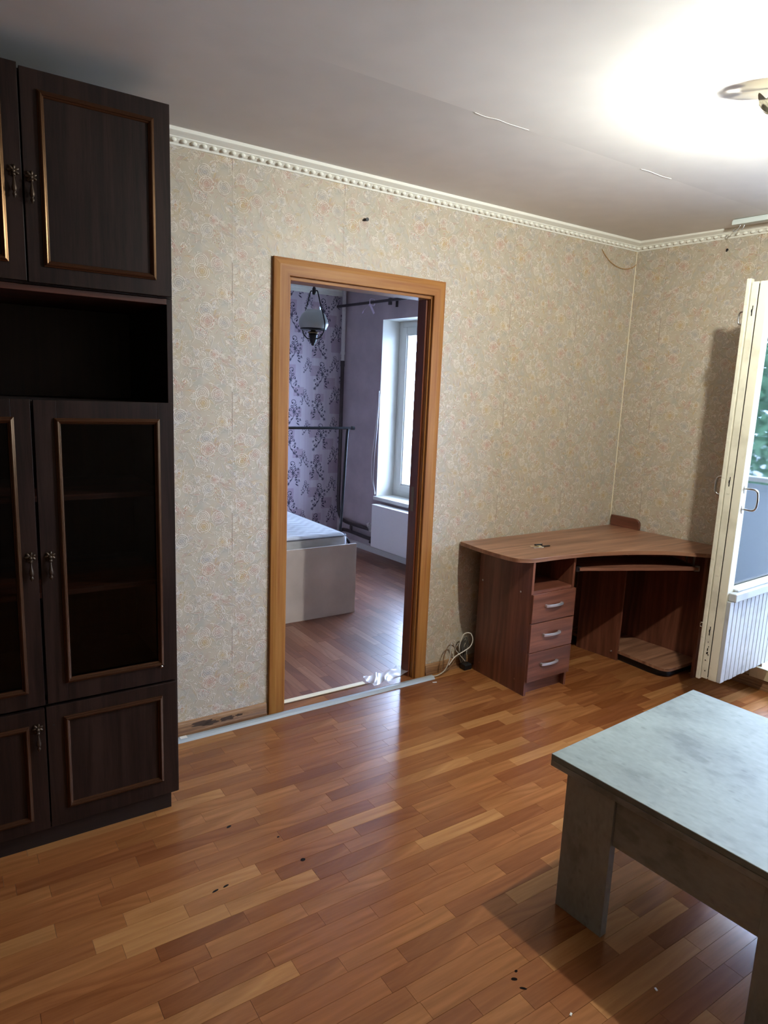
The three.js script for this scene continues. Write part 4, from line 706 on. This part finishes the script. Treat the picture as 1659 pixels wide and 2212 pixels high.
{
  const c = base('curtain_rod', 0, 0, 0, TH);
  mesh('rod', bx(-0.09, -0.07, 2.329, 2.352, -3.19, -0.6, 0.003, 'z'), M.darkPipe, c);
  mesh('bracket', [bx(-0.09, 0, 2.352, 2.358, -2.37, -2.34, 0), bx(-0.006, 0, 2.29, 2.36, -2.37, -2.34, 0), bx(-0.09, -0.07, 2.3, 2.33, -2.37, -2.34, 0)], M.darkPipe, c);
  tag(c, 'dark brown curtain rod above the bedroom window', 'curtain rod');
  const r = base('ribbon', 0, 0, 0, TH);
  const band = (pts, w) => { const cv = new THREE.CatmullRomCurve3(pts.map((q) => V(...q))), P = cv.getPoints(16), pos = []; for (let i = 0; i + 1 < P.length; i++) { const a = P[i], b = P[i + 1], o = V(0, w * 0.25, w * 0.5); const q = [a.clone().sub(o), a.clone().add(o), b.clone().add(o), a.clone().sub(o), b.clone().add(o), b.clone().sub(o)]; for (const v of q) pos.push(v.x, v.y, v.z); for (const v of [q[0], q[2], q[1], q[0], q[5], q[2]]) pos.push(v.x - 0.0008, v.y, v.z); } const g = new THREE.BufferGeometry(); g.setAttribute('position', new THREE.Float32BufferAttribute(pos, 3)); g.computeVertexNormals(); return g; };
  mesh('loop', tube([[-0.103, 2.316, -2.62], [-0.104, 2.364, -2.62], [-0.08, 2.37, -2.62], [-0.056, 2.364, -2.62], [-0.057, 2.316, -2.62], [-0.08, 2.311, -2.62]], 0.004, 30, 6, true), M.ribbon, r);
  mesh('tail', band([[-0.108, 2.316, -2.625], [-0.108, 2.3, -2.66], [-0.106, 2.265, -2.72], [-0.1, 2.25, -2.735]], 0.022), M.ribbon, r); mesh('tail', band([[-0.108, 2.316, -2.615], [-0.108, 2.3, -2.6], [-0.106, 2.265, -2.575], [-0.1, 2.235, -2.56]], 0.022), M.ribbon, r);
  mesh('knot', new THREE.SphereGeometry(0.012, 10, 8).translate(-0.106, 2.316, -2.62), M.ribbon, r);
  tag(r, 'pale lilac ribbon tied in a bow on the curtain rod', 'ribbon');
  const w = mesh('window_cord', [tube([[-0.006, 1.55, -2.56], [-0.01, 1.3, -2.575], [-0.012, 1.1, -2.6], [-0.012, 0.9, -2.625], [-0.012, 0.72, -2.615], [-0.01, 0.62, -2.58], [-0.02, 0.575, -2.55]], 0.005, 60, 7), tube([[-0.008, 1.5, -2.555], [-0.012, 1.2, -2.565], [-0.012, 0.9, -2.59], [-0.012, 0.7, -2.59], [-0.014, 0.585, -2.555]], 0.004, 50, 7)], std({ color: C(226, 222, 222), roughness: 0.5 })); w.rotation.y = TH;
  tag(w, 'thin white cord hanging beside the bedroom window', 'cord');
}
{
  const k = base('clothes_rack', 0, 0, -2.0);
  mesh('top_bar', cyl([-2.3, 1.24, 0], [-0.8, 1.24, 0], 0.011), M.blackMetal, k); mesh('end_cap', cyl([-0.81, 1.24, 0], [-0.786, 1.24, 0], 0.0155), M.blackMetal, k);
  mesh('post', tube([[-0.845, 1.235, 0], [-0.85, 1.2, 0], [-0.868, 0.8, 0], [-0.885, 0.45, 0], [-0.9, 0.3, 0]], 0.012, 60, 9), M.blackMetal, k);
  mesh('foot', tube([[-0.79, 0.015, 0.0], [-0.79, 0.2, 0.0], [-0.8, 0.27, 0.0], [-0.835, 0.318, 0.0], [-0.87, 0.325, 0], [-0.9, 0.31, 0], [-0.93, 0.31, -0.1], [-0.95, 0.28, -0.24], [-0.95, 0.2, -0.3], [-0.95, 0.015, -0.31]], 0.012, 90, 9), M.blackMetal, k);
  mesh('post', tube([[-2.25, 1.235, 0], [-2.24, 1.2, 0], [-2.22, 0.8, 0], [-2.2, 0.6, 0]], 0.012, 30, 9), M.blackMetal, k);
  tag(k, 'black metal clothes rail standing behind the bed', 'clothes rack');
}
{
  const l = base('pendant_lamp', -1.393, 0, -1.6);
  const link = (y, a) => { const t = new THREE.TorusGeometry(0.011, 0.0024, 6, 18); t.scale(0.8, 1.9, 1); t.rotateY(a); t.translate(0, y, 0); return t; };
  mesh('chain', [link(2.275, 0.4), link(2.31, 1.97), link(2.346, 0.4), link(2.382, 1.97), link(2.418, 0.4), cyl([0, 2.43, 0], [0, 2.47, 0], 0.004)], M.blackMetal, l);
  mesh('ceiling_rose', lathe([[0, 2.46], [0.03, 2.465], [0.045, 2.49], [0.047, 2.5], [0, 2.5]]), M.blackMetal, l);
  mesh('top_socket', lathe([[0, 2.2], [0.011, 2.2], [0.014, 2.215], [0.013, 2.24], [0.006, 2.255], [0, 2.256]]), M.blackMetal, l);
  const f = (y, r) => V(r * Math.cos(1.26), y, r * Math.sin(1.26)), g = (y, r) => f(y, -r);
  mesh('hoop', tube([f(2.222, 0.01), f(2.225, 0.03), f(2.2, 0.042), f(2.13, 0.066), f(2.05, 0.098), f(1.99, 0.113), f(1.935, 0.096), f(1.903, 0.06), f(1.897, 0.02), g(1.897, 0.02), g(1.903, 0.06), g(1.935, 0.096), g(1.99, 0.113), g(2.05, 0.098), g(2.13, 0.066), g(2.2, 0.042), g(2.225, 0.03), g(2.222, 0.01)], 0.0045, 140, 8), M.blackMetal, l);
  mesh('glass_shade', lathe([[0.088, 1.962], [0.098, 1.98], [0.106, 2.0], [0.1, 2.03], [0.086, 2.062], [0.066, 2.082], [0.056, 2.09], [0.056, 2.096], [0.052, 2.096], [0.052, 2.088], [0.064, 2.078], [0.083, 2.058], [0.096, 2.028], [0.102, 2.0], [0.094, 1.98], [0.085, 1.964]], 40), M.opal, l);
  mesh('chimney', lathe([[0.05, 2.09], [0.052, 2.105], [0.058, 2.118], [0.056, 2.118], [0.049, 2.104], [0.047, 2.09]], 36), M.glass, l);
  mesh('gallery_ring', lathe([[0.03, 1.958], [0.09, 1.958], [0.093, 1.965], [0.09, 1.972], [0.03, 1.966]], 36), M.blackMetal, l);
  mesh('burner', lathe([[0, 1.965], [0.016, 1.962], [0.018, 1.95], [0.038, 1.945], [0.038, 1.938], [0.034, 1.934], [0, 1.934]], 28), M.brass, l);
  mesh('font', lathe([[0, 1.936], [0.032, 1.936], [0.029, 1.92], [0.024, 1.885], [0.02, 1.872], [0.012, 1.866], [0.013, 1.858], [0.008, 1.85], [0, 1.848]], 28), M.blackMetal, l);
  tag(l, 'black framed pendant lamp with a white glass shade hanging in the bedroom', 'pendant lamp');
}
// ------------------------------------------------------------------ outdoors
{
  const slab = struct(mesh('balcony_floor', bx(0.36, 1.46, -0.12, 0.06, -0.2, 4.2, 0), M.concrete), 'concrete balcony floor outside the open door'); slab.rotation.y = TH;
  const over = struct(mesh('balcony_ceiling', bx(0.36, 1.5, 2.62, 2.76, -3.4, 4.2, 0), M.concrete), 'underside of the balcony above'); over.rotation.y = TH;
  const b = base('balcony_parapet', 0, 0, 0, TH);
  mesh('handrail', bx(1.36, 1.46, 1.0, 1.035, -0.2, 4.2, 0.006, 'z'), M.white, b);
  mesh('infill_panel', [bx(1.4, 1.42, 0.06, 0.98, -0.2, 4.2, 0), bx(1.385, 1.43, 0.88, 0.93, -0.2, 4.2, 0.003)], M.parapet, b);
  for (const z of [-0.15, 0.9, 1.95, 3.0, 4.1]) mesh('post', bx(1.39, 1.44, 0.06, 1.0, z, z + 0.05, 0.003), M.white, b);
  b.userData.kind = 'structure'; b.userData.label = 'white balcony parapet mirrored in the balcony door glass';
  struct(mesh('ground', bx(0.5, 70, -3.4, -3.2, -60, 60, 0), M.grass), 'pale paved yard below the balcony');
  const tree = (x, z, h, r, n, i) => {
    const t = base('tree', x, -3.2, z);
    mesh('trunk', [cyl([0, 0, 0], [0.1, h * 0.5, 0.05], 0.16, 0.1, 10), cyl([0.1, h * 0.45, 0.05], [r * 0.5, h * 0.75, 0.3], 0.08, 0.03, 8), cyl([0.1, h * 0.48, 0.05], [-r * 0.4, h * 0.8, -0.4], 0.08, 0.03, 8)], M.bark, t);
    const lg = new THREE.BufferGeometry(); lg.setAttribute('position', new THREE.Float32BufferAttribute([-0.5, 0, 0, 0, 0.28, 0.06, 0.5, 0, 0, -0.5, 0, 0, 0.5, 0, 0, 0, -0.28, 0.06], 3)); lg.computeVertexNormals();
    const im = new THREE.InstancedMesh(lg, M.leaf, n), o = new THREE.Object3D(), c = new THREE.Color();
    for (let k = 0; k < n; k++) { let a, b2, c2; do { a = rr(-1, 1); b2 = rr(-1, 1); c2 = rr(-1, 1); } while (a * a + b2 * b2 + c2 * c2 > 1); const q = 0.75 + 0.35 * vn(a * 3 + 9, c2 * 3 + b2 * 3 + 9, 64, 64, i); o.position.set(a * r * q, h * 0.62 + b2 * h * 0.36 * q, c2 * r * q); o.rotation.set(rr(-1, 1), rr(0, 6), rr(-1, 1)); o.scale.setScalar(rr(0.14, 0.28)); o.updateMatrix(); im.setMatrixAt(k, o.matrix); im.setColorAt(k, c.setHSL(0.33 + rr(-0.05, 0.05), 0.2, rr(0.5, 0.9))); }
    im.name = 'foliage'; im.userData.kind = 'stuff'; t.add(im);
    return t;
  };
  const T = [[8.5, 3.6, 7.6, 2.4, 3600, 'leafy green tree mirrored in the upper glass of the balcony door'], [11.5, 7.2, 9.0, 3.0, 4200, 'broad green tree farther along the yard outside the window'], [10.5, -0.6, 6.8, 2.3, 3200, 'smaller green tree outside to the left of the balcony'], [15.0, -16.0, 8.0, 2.8, 3200, 'green tree glimpsed at the edge of the bedroom window']];
  T.forEach(([x, z, h, r, n, lab], i) => tag(tree(x, z, h, r, n, i + 1), lab, 'tree'));
}
renderer.render(scene, camera);
